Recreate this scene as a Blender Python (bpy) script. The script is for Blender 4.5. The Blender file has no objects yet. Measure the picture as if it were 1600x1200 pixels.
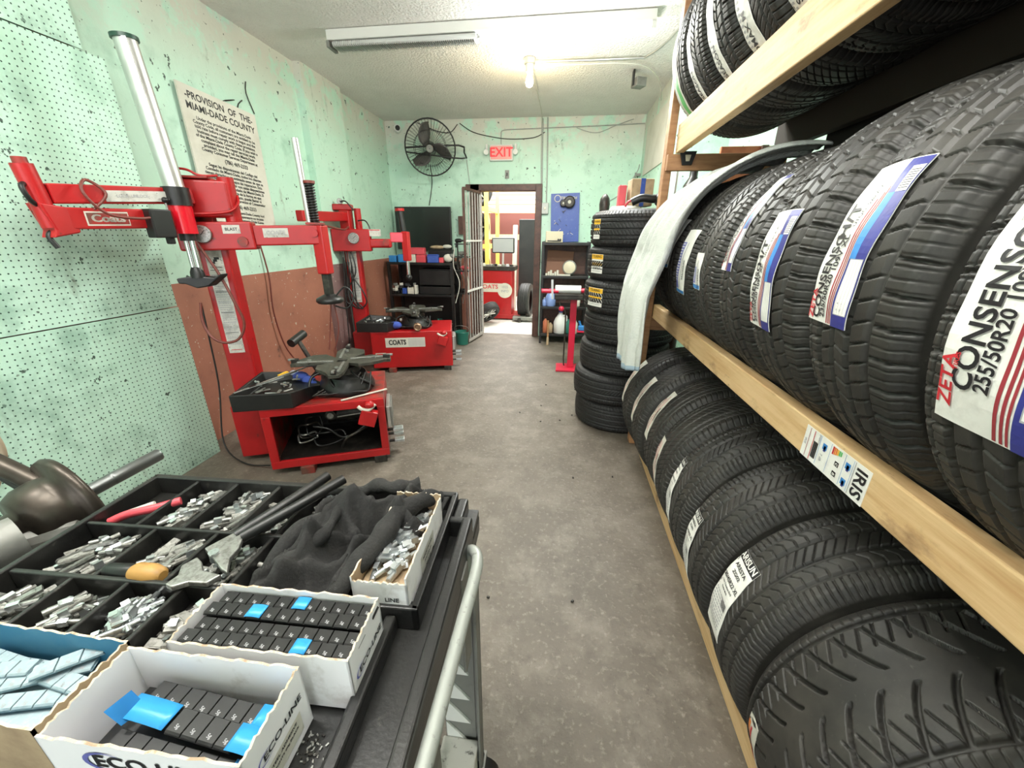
import bpy, math, random
import numpy as np
from mathutils import Vector, Matrix

sc = bpy.context.scene
PI = math.pi
rnd = random.Random(7)

# ------------------------------------------------------------------ camera
F, H = 610.0, 1.42
Yc = np.array([80, 230, -610.]); Yc /= np.linalg.norm(Yc)
Zc = np.array([13, 1611, 610.]); Zc -= Zc.dot(Yc) * Yc; Zc /= np.linalg.norm(Zc)
Xc = np.cross(Yc, Zc)
cam = bpy.data.cameras.new('camera')
cam.sensor_width = 36.0
cam.lens = F / 1600 * 36.0
cam.clip_start = 0.02
camo = bpy.data.objects.new('camera', cam)
sc.collection.objects.link(camo)
camo.matrix_world = Matrix(((*Xc, 0), (*Yc, 0), (*Zc, H), (0, 0, 0, 1)))
sc.camera = camo

# ------------------------------------------------------------------ world, exposure, big lights
sc.view_settings.view_transform = 'Standard'
sc.view_settings.look = 'None'
sc.view_settings.exposure = 1.32
sc.view_settings.gamma = 1.0
w = bpy.data.worlds.new('world'); sc.world = w; w.use_nodes = True
w.node_tree.nodes['Background'].inputs[0].default_value = (0.85, 0.93, 1.0, 1)
w.node_tree.nodes['Background'].inputs[1].default_value = 0.8

def area(name, loc, rot, sx, sy, power, col):
    l = bpy.data.lights.new(name, 'AREA'); l.shape = 'RECTANGLE'; l.size = sx; l.size_y = sy
    l.energy = power; l.color = col
    o = bpy.data.objects.new(name, l); sc.collection.objects.link(o)
    o.location = loc; o.rotation_euler = rot
    return o
# daylight added as from an assumed, unseen roll-up door behind the photographer
area('daylight_fill', (-0.4, -3.35, 1.7), (math.radians(85), 0, 0), 3.2, 2.3, 20, (1.0, 0.99, 0.95))
# ceiling tubes: the lit half of the fixture in view and an added, unseen one over the photographer
def lamp(name, loc, power, col, r=.05):
    l = bpy.data.lights.new(name, 'POINT'); l.energy = power; l.color = col; l.shadow_soft_size = r
    o = bpy.data.objects.new(name, l); sc.collection.objects.link(o); o.location = loc
for k in range(3):
    lamp('tube_light', (-.45 + .42 * k, 3.46, 2.36), 5.0, (0.97, 1.0, 0.96))
    lamp('added_tube_near', (-1.5 + .85 * k, .4, 2.60), 19, (1.0, 0.99, 0.94))
area('tube_light_down', (-.05, 3.46, 2.72), (0, 0, 0), 1.15, .10, 30, (0.97, 1.0, 0.96))
# back room
area('back_room_light', (-0.8, 8.0, 2.75), (0, 0, 0), 2.4, 2.4, 150, (1.0, 0.99, 0.96))
bl = bpy.data.lights.new('bulb_light', 'POINT'); bl.energy = 7; bl.color = (1.0, 0.78, 0.45); bl.shadow_soft_size = 0.04
blo = bpy.data.objects.new('bulb_light', bl); sc.collection.objects.link(blo); blo.location = (-0.36, 4.1, 2.60)

# ------------------------------------------------------------------ materials
def mat(name, col, rough=0.5, metal=0.0, noise=None, bump=None, emit=None, spec=None, streak=None):
    """noise = (scale, colour2, lo, hi) mixes colour2 where a noise field is between lo and hi"""
    m = bpy.data.materials.new(name); m.use_nodes = True
    nt = m.node_tree; b = nt.nodes['Principled BSDF']
    b.inputs['Base Color'].default_value = (*col, 1)
    b.inputs['Roughness'].default_value = rough
    b.inputs['Metallic'].default_value = metal
    if spec is not None: b.inputs['Specular IOR Level'].default_value = spec
    if emit: b.inputs['Emission Color'].default_value = (*emit[0], 1); b.inputs['Emission Strength'].default_value = emit[1]
    tc = None
    def coords():
        nonlocal tc
        if tc is None: tc = nt.nodes.new('ShaderNodeTexCoord')
        return tc.outputs['Object']
    if noise:
        if not isinstance(noise, list): noise = [noise]
        cur = None
        for nz in noise:
            n = nt.nodes.new('ShaderNodeTexNoise'); n.inputs['Scale'].default_value = nz[0]; n.inputs['Detail'].default_value = 6
            n.inputs['Roughness'].default_value = 0.65
            if len(nz) > 4:
                mp = nt.nodes.new('ShaderNodeMapping'); mp.inputs['Scale'].default_value = nz[4]
                nt.links.new(coords(), mp.inputs[0]); nt.links.new(mp.outputs[0], n.inputs['Vector'])
            else: nt.links.new(coords(), n.inputs['Vector'])
            r = nt.nodes.new('ShaderNodeMapRange'); r.inputs[1].default_value = nz[2]; r.inputs[2].default_value = nz[3]
            nt.links.new(n.outputs[0], r.inputs[0])
            mx = nt.nodes.new('ShaderNodeMix'); mx.data_type = 'RGBA'
            nt.links.new(r.outputs[0], mx.inputs[0])
            if cur is None: mx.inputs[6].default_value = (*col, 1)
            else: nt.links.new(cur, mx.inputs[6])
            mx.inputs[7].default_value = (*nz[1], 1)
            cur = mx.outputs[2]
        nt.links.new(cur, b.inputs['Base Color'])
    if bump:
        n = nt.nodes.new('ShaderNodeTexNoise'); n.inputs['Scale'].default_value = bump[0]; n.inputs['Detail'].default_value = 4
        nt.links.new(coords(), n.inputs['Vector'])
        bp = nt.nodes.new('ShaderNodeBump'); bp.inputs['Strength'].default_value = bump[1]; bp.inputs['Distance'].default_value = bump[2] if len(bump) > 2 else 0.01
        nt.links.new(n.outputs[0], bp.inputs['Height']); nt.links.new(bp.outputs[0], b.inputs['Normal'])
    return m

RED = mat('red_enamel', (0.42, 0.008, 0.010), 0.35, 0, [(3, (0.33, 0.008, 0.008), .45, .7), (22, (0.10, 0.02, 0.015), .62, .72)])
REDD = mat('dirty_red_enamel', (0.36, 0.012, 0.01), 0.5, 0, [(9, (0.12, 0.05, 0.035), .4, .62)])
BLK = mat('black_plastic', (0.008, 0.008, 0.008), 0.40, 0, (6, (0.020, 0.019, 0.017), .45, .75))
TRAY = mat('charcoal_moulded_plastic', (0.012, 0.012, 0.0115), 0.34, 0, [(5, (0.027, 0.026, 0.023), .45, .72), (60, (0.075, 0.07, 0.06), .64, .76)], (160, .12, .003))
DARKM = mat('oily_dark_steel', (0.035, 0.032, 0.028), 0.42, 0.6, (14, (0.10, 0.09, 0.075), .5, .75))
OLIVE = mat('greasy_olive_steel', (0.06, 0.058, 0.046), 0.45, 0.4, [(10, (0.14, 0.135, 0.11), .48, .72), (25, (0.02, 0.018, 0.015), .58, .7)])
BRONZE = mat('worn_brown_steel', (0.075, 0.062, 0.05), 0.38, 0.7, (7, (0.03, 0.026, 0.022), .45, .7))
CHROME = mat('chrome', (0.75, 0.75, 0.74), 0.16, 1.0)
ALU = mat('brushed_aluminium', (0.62, 0.62, 0.60), 0.36, 0.9, (5, (0.35, 0.34, 0.31), .52, .75, (1, 1, .3)))
ZINC = mat('grey_zinc', (0.36, 0.36, 0.34), 0.4, 0.75, (120, (0.16, 0.155, 0.14), .45, .7))
ZINCB = mat('bright_zinc', (0.62, 0.65, 0.66), 0.28, 0.85, (120, (0.3, 0.32, 0.32), .5, .75))
LEAD = mat('dull_lead', (0.30, 0.295, 0.27), 0.55, 0.3, (150, (0.14, 0.135, 0.12), .45, .7))
PIPE = mat('grey_painted_pipe', (0.34, 0.36, 0.33), 0.38, 0.2, (60, (0.12, 0.12, 0.10), .58, .7))
GREYM = mat('grey_metal_panel', (0.22, 0.22, 0.20), 0.5, 0.3, (8, (0.11, 0.10, 0.09), .5, .75))
WOOD = mat('pine_lumber', (0.66, 0.46, 0.24), 0.6, 0, [(5, (0.50, 0.30, 0.13), .42, .68, (6, .6, 9)), (9, (0.26, 0.15, 0.07), .58, .72, (1, .5, 1)), (30, (0.16, 0.09, 0.045), .66, .74, (1, .35, 1.2))], (60, .15, .004))
WOODD = mat('darker_pine', (0.42, 0.22, 0.10), 0.6, 0, [(6, (0.30, 0.14, 0.06), .42, .68, (1, 1, 7))], (60, .12, .004))
CARD = mat('white_cardboard', (0.84, 0.83, 0.84), 0.75, 0, [(12, (0.46, 0.42, 0.38), .55, .78)])
CARDK = mat('kraft_cardboard', (0.42, 0.31, 0.19), 0.85, 0, [(20, (0.30, 0.21, 0.13), .45, .7)])
CARDE = mat('torn_card_edge', (0.60, 0.51, 0.40), 0.9, 0, [(60, (0.36, 0.26, 0.17), .48, .62)])
CARDB = mat('blue_cardboard', (0.05, 0.22, 0.36), 0.7, 0, (10, (0.10, 0.27, 0.38), .45, .7))
BLUET = mat('blue_release_tape', (0.03, 0.30, 0.68), 0.35)
BLUE = mat('blue_paint', (0.025, 0.07, 0.33), 0.45, 0, (30, (0.06, 0.12, 0.38), .55, .7))
WHITE = mat('white_print_stock', (0.78, 0.77, 0.72), 0.55, 0, (40, (0.66, 0.65, 0.6), .5, .75), (28, .25, .004))
OFFW = mat('aged_white_board', (0.62, 0.60, 0.52), 0.7, 0, (4, (0.50, 0.48, 0.40), .45, .75))
DIRTYW = mat('dirty_white_decal', (0.55, 0.54, 0.49), 0.6, 0, [(14, (0.26, 0.24, 0.21), .48, .7), (60, (0.10, 0.09, 0.08), .6, .7)])
CREAM = mat('cream_metal', (0.55, 0.50, 0.36), 0.5)
INK = mat('black_ink', (0.012, 0.012, 0.014), 0.5)
INKR = mat('red_ink', (0.55, 0.02, 0.03), 0.5)
INKM = mat('maroon_ink', (0.30, 0.03, 0.04), 0.5)
INKB = mat('navy_ink', (0.03, 0.035, 0.22), 0.45)
INKP = mat('violet_blue_ink', (0.13, 0.14, 0.42), 0.5)
INKC = mat('mid_blue_ink', (0.04, 0.22, 0.55), 0.5)
INKG = mat('grey_ink', (0.35, 0.35, 0.36), 0.6)
INKGR = mat('green_ink', (0.10, 0.42, 0.12), 0.5)
INKY = mat('yellow_ink', (0.85, 0.48, 0.03), 0.5)
INKO = mat('orange_ink', (0.70, 0.20, 0.03), 0.5)
YEL = mat('yellow_rack_paint', (0.75, 0.55, 0.12), 0.5)
RUBBERH = mat('black_hose', (0.02, 0.019, 0.018), 0.45)
HOSER = mat('red_brown_hose', (0.16, 0.035, 0.025), 0.45)
GLOVE = mat('black_cotton_cloth', (0.013, 0.0125, 0.012), 0.9, 0, (14, (0.030, 0.029, 0.027), .45, .75), (240, .5, .003))
TOWEL = mat('grey_white_towel', (0.66, 0.68, 0.63), 0.95, 0, (9, (0.50, 0.53, 0.49), .45, .75), (130, .8, .006))
SCREEN = mat('tv_screen', (0.010, 0.013, 0.012), 0.22)
GLASSW = mat('gauge_face', (0.78, 0.78, 0.73), 0.3)
WHITEP = mat('white_paint', (0.70, 0.70, 0.66), 0.45)
LITTUBE = mat('lit_tube', (1, 1, 1), 0.4, emit=((0.95, 1.0, 1.0), 6))
DEADTUBE = mat('dead_tube', (0.55, 0.56, 0.54), 0.25)
LITBULB = mat('lit_bulb', (1, 0.9, 0.7), 0.4, emit=((1.0, 0.80, 0.48), 14))
EXITF = mat('exit_sign_face', (0.62, 0.28, 0.24), 0.4, emit=((1.0, 0.32, 0.28), 0.08))
EXITL = mat('exit_letters', (0.6, 0.02, 0.03), 0.4, emit=((1.0, 0.02, 0.03), 0.15))
BROWN = mat('brown_frame_paint', (0.10, 0.045, 0.032), 0.5, 0, [(12, (0.05, 0.024, 0.018), .42, .65), (30, (0.28, 0.24, 0.20), .66, .72)])
ORANGE = mat('orange_painted_board', (0.50, 0.15, 0.07), 0.6, 0, (9, (0.36, 0.09, 0.045), .45, .7))
GRNGL = mat('bottle_green', (0.02, 0.16, 0.12), 0.3)
YHND = mat('yellow_grip', (0.42, 0.23, 0.06), 0.5, 0, (60, (0.30, 0.16, 0.05), .5, .7))
JUGW = mat('translucent_white_plastic', (0.72, 0.73, 0.70), 0.4)
JUGB = mat('washer_fluid_blue', (0.22, 0.32, 0.62), 0.3)
PINK = mat('faded_red_plastic', (0.62, 0.07, 0.09), 0.4)

def rubber(name, col, dust):
    return mat(name, col, 0.52, 0, [(7, dust, .42, .75), (90, (dust[0] * 1.5, dust[1] * 1.5, dust[2] * 1.5), .62, .8)], (300, .10, .001), spec=0.42)
RUB = rubber('tyre_rubber', (0.020, 0.019, 0.017), (0.050, 0.046, 0.039))
RUBD = rubber('matt_tyre_rubber', (0.016, 0.016, 0.016), (0.027, 0.026, 0.025))

def node(nt, t, **kw):
    n = nt.nodes.new(t)
    for k, v in kw.items(): setattr(n, k, v)
    return n

def wall_mat(name, brown_to=None, holes=False, purple=False, peel=True):
    m = bpy.data.materials.new(name); m.use_nodes = True; nt = m.node_tree; b = nt.nodes['Principled BSDF']
    L = nt.links.new
    tc = node(nt, 'ShaderNodeTexCoord'); sep = node(nt, 'ShaderNodeSeparateXYZ'); L(tc.outputs['Object'], sep.inputs[0])
    def noise(s, d=6, r=.65, sc3=None):
        n = node(nt, 'ShaderNodeTexNoise'); n.inputs['Scale'].default_value = s; n.inputs['Detail'].default_value = d; n.inputs['Roughness'].default_value = r
        if sc3:
            mp = node(nt, 'ShaderNodeMapping'); mp.inputs['Scale'].default_value = sc3; L(tc.outputs['Object'], mp.inputs[0]); L(mp.outputs[0], n.inputs['Vector'])
        else: L(tc.outputs['Object'], n.inputs['Vector'])
        return n.outputs[0]
    def rng(x, a, c):
        r = node(nt, 'ShaderNodeMapRange'); r.inputs[1].default_value = a; r.inputs[2].default_value = c; L(x, r.inputs[0]); return r.outputs[0]
    def mth(op, a, c=None):
        k = node(nt, 'ShaderNodeMath', operation=op)
        for i, v in enumerate((a, c)):
            if v is None: continue
            if hasattr(v, 'is_linked'): L(v, k.inputs[i])
            else: k.inputs[i].default_value = v
        return k.outputs[0]
    def mix(f, a, c):
        k = node(nt, 'ShaderNodeMix', data_type='RGBA'); L(f, k.inputs[0])
        for i, v in ((6, a), (7, c)):
            if isinstance(v, tuple): k.inputs[i].default_value = (*v, 1)
            else: L(v, k.inputs[i])
        return k.outputs[2]
    Z = sep.outputs[2]; Yy = sep.outputs[1]; Xx = sep.outputs[0]
    mint = (0.47, 0.70, 0.56)
    c = mix(rng(noise(1.2), .35, .7), mint, (0.54, 0.75, 0.62))
    c = mix(rng(noise(4.5), .55, .85), c, (0.26, 0.46, 0.35))
    # lighter patched strip and peeling near the ceiling
    if peel:
        f = mth('MULTIPLY', rng(Z, 2.3, 2.75), rng(noise(5), .40, .50))
        c = mix(f, c, (0.60, 0.60, 0.52))
    # dark scratches and chips
    c = mix(rng(noise(16, 4, .6, (1, 1, 1)), .665, .69), c, (0.05, 0.08, 0.06))
    c = mix(rng(noise(7, 7, .75, (1, 1, .35)), .60, .74), c, (0.27, 0.34, 0.26))
    c = mix(rng(noise(9, 5, .7, (1, 1, 4)), .69, .71), c, (0.62, 0.64, 0.56))
    c = mix(rng(noise(28, 3, .6), .69, .72), c, (0.10, 0.12, 0.09))
    if brown_to is not None:
        br = mix(rng(noise(3), .4, .7), (0.36, 0.145, 0.095), (0.28, 0.11, 0.075))
        if purple: br = mix(rng(noise(3, 6, .6, (1, 1, .4)), .35, .6), (0.16, 0.09, 0.085), (0.24, 0.15, 0.145))
        br = mix(rng(noise(30, 3, .55), .68, .70), br, (0.50, 0.44, 0.36))
        br = mix(rng(noise(6, 6, .7), .60, .75), br, (0.08, 0.04, 0.03))
        f = mth('LESS_THAN', Z, brown_to)
        c = mix(f, c, br)
    if holes:
        P = 0.0254
        def cell(x):
            d = mth('DIVIDE', x, P); fr = mth('FRACT', d); return mth('MULTIPLY', mth('SUBTRACT', fr, .5), P)
        dy = cell(mth('ADD', Yy, 10.0)); dz = cell(mth('ADD', Z, 10.0))
        d2 = mth('ADD', mth('MULTIPLY', dy, dy), mth('MULTIPLY', dz, dz))
        hole = mth('LESS_THAN', d2, 0.0034 ** 2)
        c = mix(rng(noise(2.2, 8, .7), .50, .74), c, (0.20, 0.33, 0.25))
        c = mix(hole, c, (0.02, 0.06, 0.04))
    L(c, b.inputs['Base Color']); b.inputs['Roughness'].default_value = 0.55
    bp = node(nt, 'ShaderNodeBump'); bp.inputs['Strength'].default_value = .25; bp.inputs['Distance'].default_value = .01
    L(noise(25), bp.inputs['Height']); L(bp.outputs[0], b.inputs['Normal'])
    return m
WALLG = wall_mat('mint_wall_paint')
WALLB = wall_mat('mint_over_brown_wall_paint', 1.12)
WALLP = wall_mat('mint_over_dusty_brown_paint', 1.13, purple=True)
PEG = wall_mat('mint_pegboard', None, True, peel=False)
CEIL = mat('popcorn_ceiling', (0.80, 0.77, 0.73), 0.9, 0, (2, (0.72, 0.695, 0.65), .4, .7), (55, .9, .02))
FLOORM = mat('stained_concrete', (0.155, 0.130, 0.103), 0.55, 0,
             [(1.1, (0.105, 0.087, 0.067), .38, .62), (5, (0.205, 0.178, 0.145), .48, .70), (14, (0.095, 0.078, 0.060), .53, .75),
              (45, (0.27, 0.24, 0.20), .55, .75), (110, (0.06, 0.05, 0.04), .60, .76)], (45, .35, .008))
FLOORW = mat('pale_concrete', (0.62, 0.60, 0.56), 0.5, 0, [(3, (0.42, 0.40, 0.37), .5, .68), (12, (0.30, 0.28, 0.25), .6, .72)])

# ------------------------------------------------------------------ mesh helpers
COL = sc.collection
class MB:
    def __init__(s): s.v = []; s.f = []; s.m = []; s.mats = []; s.sm = []
    def mi(s, m):
        if m not in s.mats: s.mats.append(m)
        return s.mats.index(m)
    def add(s, vs, fs, m, smooth=False):
        o = len(s.v); i = s.mi(m); s.v.extend([tuple(v) for v in vs])
        for f in fs: s.f.append(tuple(k + o for k in f)); s.m.append(i); s.sm.append(smooth)
        return s
    def box(s, c, d, m, R=None):
        hx, hy, hz = d[0] / 2, d[1] / 2, d[2] / 2
        vs = [Vector((x, y, z)) for x in (-hx, hx) for y in (-hy, hy) for z in (-hz, hz)]
        if R is not None: vs = [R @ v for v in vs]
        c = Vector(c); vs = [v + c for v in vs]
        return s.add(vs, [(0, 1, 3, 2), (4, 6, 7, 5), (0, 4, 5, 1), (2, 3, 7, 6), (0, 2, 6, 4), (1, 5, 7, 3)], m)
    def bb(s, x0, x1, y0, y1, z0, z1, m): return s.box(((x0 + x1) / 2, (y0 + y1) / 2, (z0 + z1) / 2), (x1 - x0, y1 - y0, z1 - z0), m)
    def bar(s, a, b, w, h, m, up=(0, 0, 1)):
        """square bar from a to b: w sideways, h along up"""
        a = Vector(a); b = Vector(b); d = (b - a); L = d.length; d.normalize(); up = Vector(up)
        sd = d.cross(up)
        if sd.length < 1e-4: sd = d.cross(Vector((1, 0, 0)))
        sd.normalize(); u = sd.cross(d)
        R = Matrix((sd, d, u)).transposed()
        return s.box((a + b) / 2, (w, L, h), m, R)
    def cyl(s, a, b, r, m, n=20, r2=None, cap=True, smooth=True):
        a = Vector(a); b = Vector(b); r2 = r if r2 is None else r2
        return s.lathe(a, b - a, [(0, r), ((b - a).length, r2)], m, n, cap, smooth)
    def lathe(s, o, ax, prof, m, n=24, cap=True, smooth=True):
        """prof = [(distance along axis, radius)]"""
        o = Vector(o); ax = Vector(ax).normalized()
        t = Vector((0, 0, 1)) if abs(ax.z) < .9 else Vector((1, 0, 0))
        e1 = ax.cross(t).normalized(); e2 = ax.cross(e1)
        vs = []; fs = []
        for (h, r) in prof:
            for k in range(n):
                an = 2 * PI * k / n; vs.append(o + ax * h + (e1 * math.cos(an) + e2 * math.sin(an)) * r)
        for j in range(len(prof) - 1):
            for k in range(n):
                a = j * n + k; b = j * n + (k + 1) % n; fs.append((a, b, b + n, a + n))
        s.add(vs, fs, m, smooth)
        if cap:
            for j in (0, len(prof) - 1):
                if prof[j][1] > 1e-5: s.add(vs[j * n:(j + 1) * n], [tuple(range(n))], m)
        return s
    def tube(s, pts, r, m, n=8, closed=False, sub=6):
        P = [Vector(p) for p in pts]
        if len(P) > 2 and sub > 1:
            Q = []; N = len(P)
            rng_ = range(N if closed else N - 1)
            for i in rng_:
                p0 = P[(i - 1) % N] if (closed or i > 0) else P[0]; p1 = P[i]; p2 = P[(i + 1) % N]
                p3 = P[(i + 2) % N] if (closed or i + 2 < N) else P[-1]
                for k in range(sub):
                    t = k / sub
                    Q.append(.5 * ((2 * p1) + (-p0 + p2) * t + (2 * p0 - 5 * p1 + 4 * p2 - p3) * t * t + (-p0 + 3 * p1 - 3 * p2 + p3) * t ** 3))
            if not closed: Q.append(P[-1])
            P = Q
        vs = []; fs = []; N = len(P); prev = None
        for i, p in enumerate(P):
            if closed: d = P[(i + 1) % N] - P[i - 1]
            else: d = P[min(i + 1, N - 1)] - P[max(i - 1, 0)]
            if d.length < 1e-9: d = Vector((0, 0, 1))
            d.normalize()
            if prev is None:
                t = Vector((0, 0, 1)) if abs(d.z) < .9 else Vector((1, 0, 0)); e = d.cross(t).normalized()
            else: e = (prev - d * prev.dot(d)).normalized()
            prev = e; g = d.cross(e)
            rr = r(i / max(N - 1, 1)) if callable(r) else r
            for k in range(n):
                a = 2 * PI * k / n; vs.append(p + (e * math.cos(a) + g * math.sin(a)) * rr)
        for i in range(N if closed else N - 1):
            for k in range(n):
                a = i * n + k; b = i * n + (k + 1) % n; j = ((i + 1) % N) * n
                fs.append((a, b, j + (k + 1) % n, j + k))
        s.add(vs, fs, m, True)
        if not closed: s.add(vs[:n], [tuple(range(n))], m); s.add(vs[-n:], [tuple(range(n))], m)
        return s
    def prism(s, poly, axis, a, b, m, T=None):
        """poly of 2D points extruded along axis ('x','y','z') from a to b"""
        n = len(poly)
        def P(p, h):
            v = {'z': (p[0], p[1], h), 'y': (p[0], h, p[1]), 'x': (h, p[0], p[1])}[axis]
            return T(v) if T else v
        vs = [P(p, a) for p in poly] + [P(p, b) for p in poly]
        fs = [tuple(range(n)), tuple(range(2 * n - 1, n - 1, -1))] + [(i, (i + 1) % n, n + (i + 1) % n, n + i) for i in range(n)]
        return s.add(vs, fs, m)
    def sphere(s, c, r, m, n=12, sc3=(1, 1, 1)):
        vs = []; fs = []
        for j in range(n // 2 + 1):
            t = PI * j / (n // 2)
            for k in range(n):
                a = 2 * PI * k / n
                vs.append((c[0] + r * sc3[0] * math.sin(t) * math.cos(a), c[1] + r * sc3[1] * math.sin(t) * math.sin(a), c[2] + r * sc3[2] * math.cos(t)))
        for j in range(n // 2):
            for k in range(n): fs.append((j * n + k, j * n + (k + 1) % n, (j + 1) * n + (k + 1) % n, (j + 1) * n + k))
        return s.add(vs, fs, m, True)
    def text(s, txt, T, size, m, offset=0.0, align='CENTER', sx=1.0):
        """T maps (x,y) in the sheet to 3D"""
        V, Fc = text_mesh(txt, align)
        vs = [T(x * size * sx, y * size) for x, y in V]
        return s.add(vs, Fc, m)
    def build(s, name, parent=None, bevel=0, label=None, loc=None, seg=2, recalc=True):
        me = bpy.data.meshes.new(name)
        V = np.array(s.v, dtype=float).reshape(-1, 3)
        if parent is not None:
            M = np.array(WM(parent).inverted()); V = V @ M[:3, :3].T + M[:3, 3]
        elif loc is not None: V = V - np.array(loc)
        me.from_pydata([tuple(v) for v in V], [], s.f)
        for m in s.mats: me.materials.append(m)
        me.polygons.foreach_set('material_index', s.m); me.polygons.foreach_set('use_smooth', s.sm)
        if recalc:
            import bmesh
            b = bmesh.new(); b.from_mesh(me); bmesh.ops.recalc_face_normals(b, faces=b.faces); b.to_mesh(me); b.free()
        me.update()
        o = bpy.data.objects.new(name, me); COL.objects.link(o)
        if parent is not None: o.parent = parent
        elif loc is not None: o.location = loc
        if bevel:
            md = o.modifiers.new('bevel', 'BEVEL'); md.width = bevel; md.segments = seg; md.limit_method = 'ANGLE'; md.angle_limit = math.radians(40)
        if label: o['label'] = label
        return o

def WM(o):
    M = Matrix.LocRotScale(o.location, o.rotation_euler, o.scale)
    return WM(o.parent) @ M if o.parent else M

_tc = {}
def text_mesh(txt, align='CENTER'):
    if (txt, align) in _tc: return _tc[(txt, align)]
    cu = bpy.data.curves.new('t', 'FONT'); cu.body = txt; cu.align_x = align; cu.align_y = 'CENTER'; cu.size = 1.0; cu.offset = 0.022; cu.resolution_u = 3
    o = bpy.data.objects.new('t', cu); COL.objects.link(o)
    dg = bpy.context.evaluated_depsgraph_get(); ev = o.evaluated_get(dg); me = ev.to_mesh()
    V = [(v.co.x, v.co.y) for v in me.vertices]; Fc = [tuple(p.vertices) for p in me.polygons]
    ev.to_mesh_clear(); bpy.data.objects.remove(o); bpy.data.curves.remove(cu)
    _tc[(txt, align)] = (V, Fc)
    return V, Fc

def tag(o, label, cat, group=None, kind=None):
    if label: o['label'] = label
    if cat: o['category'] = cat
    if group: o['group'] = group
    if kind: o['kind'] = kind
    return o
def thing(name, label, cat, loc=(0, 0, 0), rotz=0, group=None):
    o = bpy.data.objects.new(name, None); COL.objects.link(o); o.empty_display_size = .05
    o.location = loc; o.rotation_euler = (0, 0, rotz); return tag(o, label, cat, group)
def struct(mb, name, **k):
    o = mb.build(name, **k); o['kind'] = 'structure'; return o

def sheet(mb, T, x0, x1, y0, y1, m, nx=1, ny=1, h=0.0):
    vs = [T(x0 + (x1 - x0) * i / nx, y0 + (y1 - y0) * j / ny, h) for j in range(ny + 1) for i in range(nx + 1)]
    fs = [(j * (nx + 1) + i, j * (nx + 1) + i + 1, (j + 1) * (nx + 1) + i + 1, (j + 1) * (nx + 1) + i) for j in range(ny) for i in range(nx)]
    mb.add(vs, fs, m)
def decal(name, T, W, Hh, paper, items, parent, nx=1, ny=1, label=None, th=0.0012):
    """T(x, y, h) -> world.  A sheet W x Hh centred on 0, with a rim, then printed marks just above it"""
    mb = MB()
    sheet(mb, T, -W / 2, W / 2, -Hh / 2, Hh / 2, paper, nx, ny, th)
    # rim
    for (xa, ya, xb, yb, n) in ((-W/2, -Hh/2, W/2, -Hh/2, nx), (W/2, -Hh/2, W/2, Hh/2, ny), (W/2, Hh/2, -W/2, Hh/2, nx), (-W/2, Hh/2, -W/2, -Hh/2, ny)):
        P = [(xa + (xb - xa) * i / n, ya + (yb - ya) * i / n) for i in range(n + 1)]
        vs = [T(x, y, 0) for x, y in P] + [T(x, y, th) for x, y in P]
        mb.add(vs, [(i, i + 1, n + 2 + i, n + 1 + i) for i in range(n)], paper)
    h0 = th + .0004
    for k, it in enumerate(items):
        h = h0 + (.00012 if nx > 3 else .00003) * min(k, 8)
        if it[0] == 'r':
            _, x0, x1, y0, y1, m = it
            st = .011 if nx > 3 else .2; sheet(mb, T, x0, x1, y0, y1, m, max(1, math.ceil(abs(x1 - x0) / st)), max(1, math.ceil(abs(y1 - y0) / st)), h)
        else:
            _, t, x, y, size, m, rot = it[:7]; sxx = it[7] if len(it) > 7 else 1.0
            al = it[8] if len(it) > 8 else 'CENTER'
            c, s_ = math.cos(rot), math.sin(rot)
            mb.text(t, lambda a, b: T(x + a * c - b * s_, y + a * s_ + b * c, h + .0004), size, m, align=al, sx=sxx)
    return mb.build(name, parent, label=label, recalc=False)

# ------------------------------------------------------------------ room
XL, XR, XS, YB, YN, ZC = -2.45, 1.45, 0.95, 5.87, -3.4, 2.85
struct(MB().bb(-3.2, 1.6, -3.5, 5.93, -.1, 0, FLOORM), 'floor')
struct(MB().bb(-3.2, 1.6, -3.5, 5.95, ZC, ZC + .1, CEIL), 'ceiling')
struct(MB().bb(XL - .12, XL, -3.5, YB, 0, ZC, WALLB), 'wall_left')
b = MB().bb(XR, XR + .12, -3.5, 4.3, 0, ZC, WALLG).bb(XS, XR + .12, 4.3, YB, 0, ZC, WALLG)
struct(b, 'wall_right')
DX0, DX1, DZ = -1.17, -0.40, 2.0
b = MB().bb(XL - .12, DX0 - .1, YB, YB + .12, 0, ZC, WALLB).bb(DX1 + .06, XR + .12, YB, YB + .12, 0, ZC, WALLG).bb(DX0 - .1, DX1 + .06, YB, YB + .12, DZ + .05, ZC, WALLG)
struct(b, 'wall_back')
b = MB().bb(XL, -2.3, -3.5, -3.4, 0, ZC, WALLG).bb(1.2, XR, -3.5, -3.4, 0, ZC, WALLG).bb(-2.3, 1.2, -3.5, -3.4, 2.45, ZC, WALLG)
struct(b, 'wall_front')
struct(MB().bb(XL, XL + .07, 3.95, 4.62, 0, ZC, WALLP), 'trim_1')
# door frame
b = MB().bb(DX0 - .13, DX0, YB - .05, YB + .13, 0, DZ + .08, BROWN).bb(DX1, DX1 + .09, YB - .06, YB + .13, 0, DZ + .08, BROWN).bb(DX0 - .19, DX1 + .09, YB - .05, YB + .13, DZ, DZ + .08, BROWN)
struct(b, 'trim_2', bevel=.006)

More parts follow.
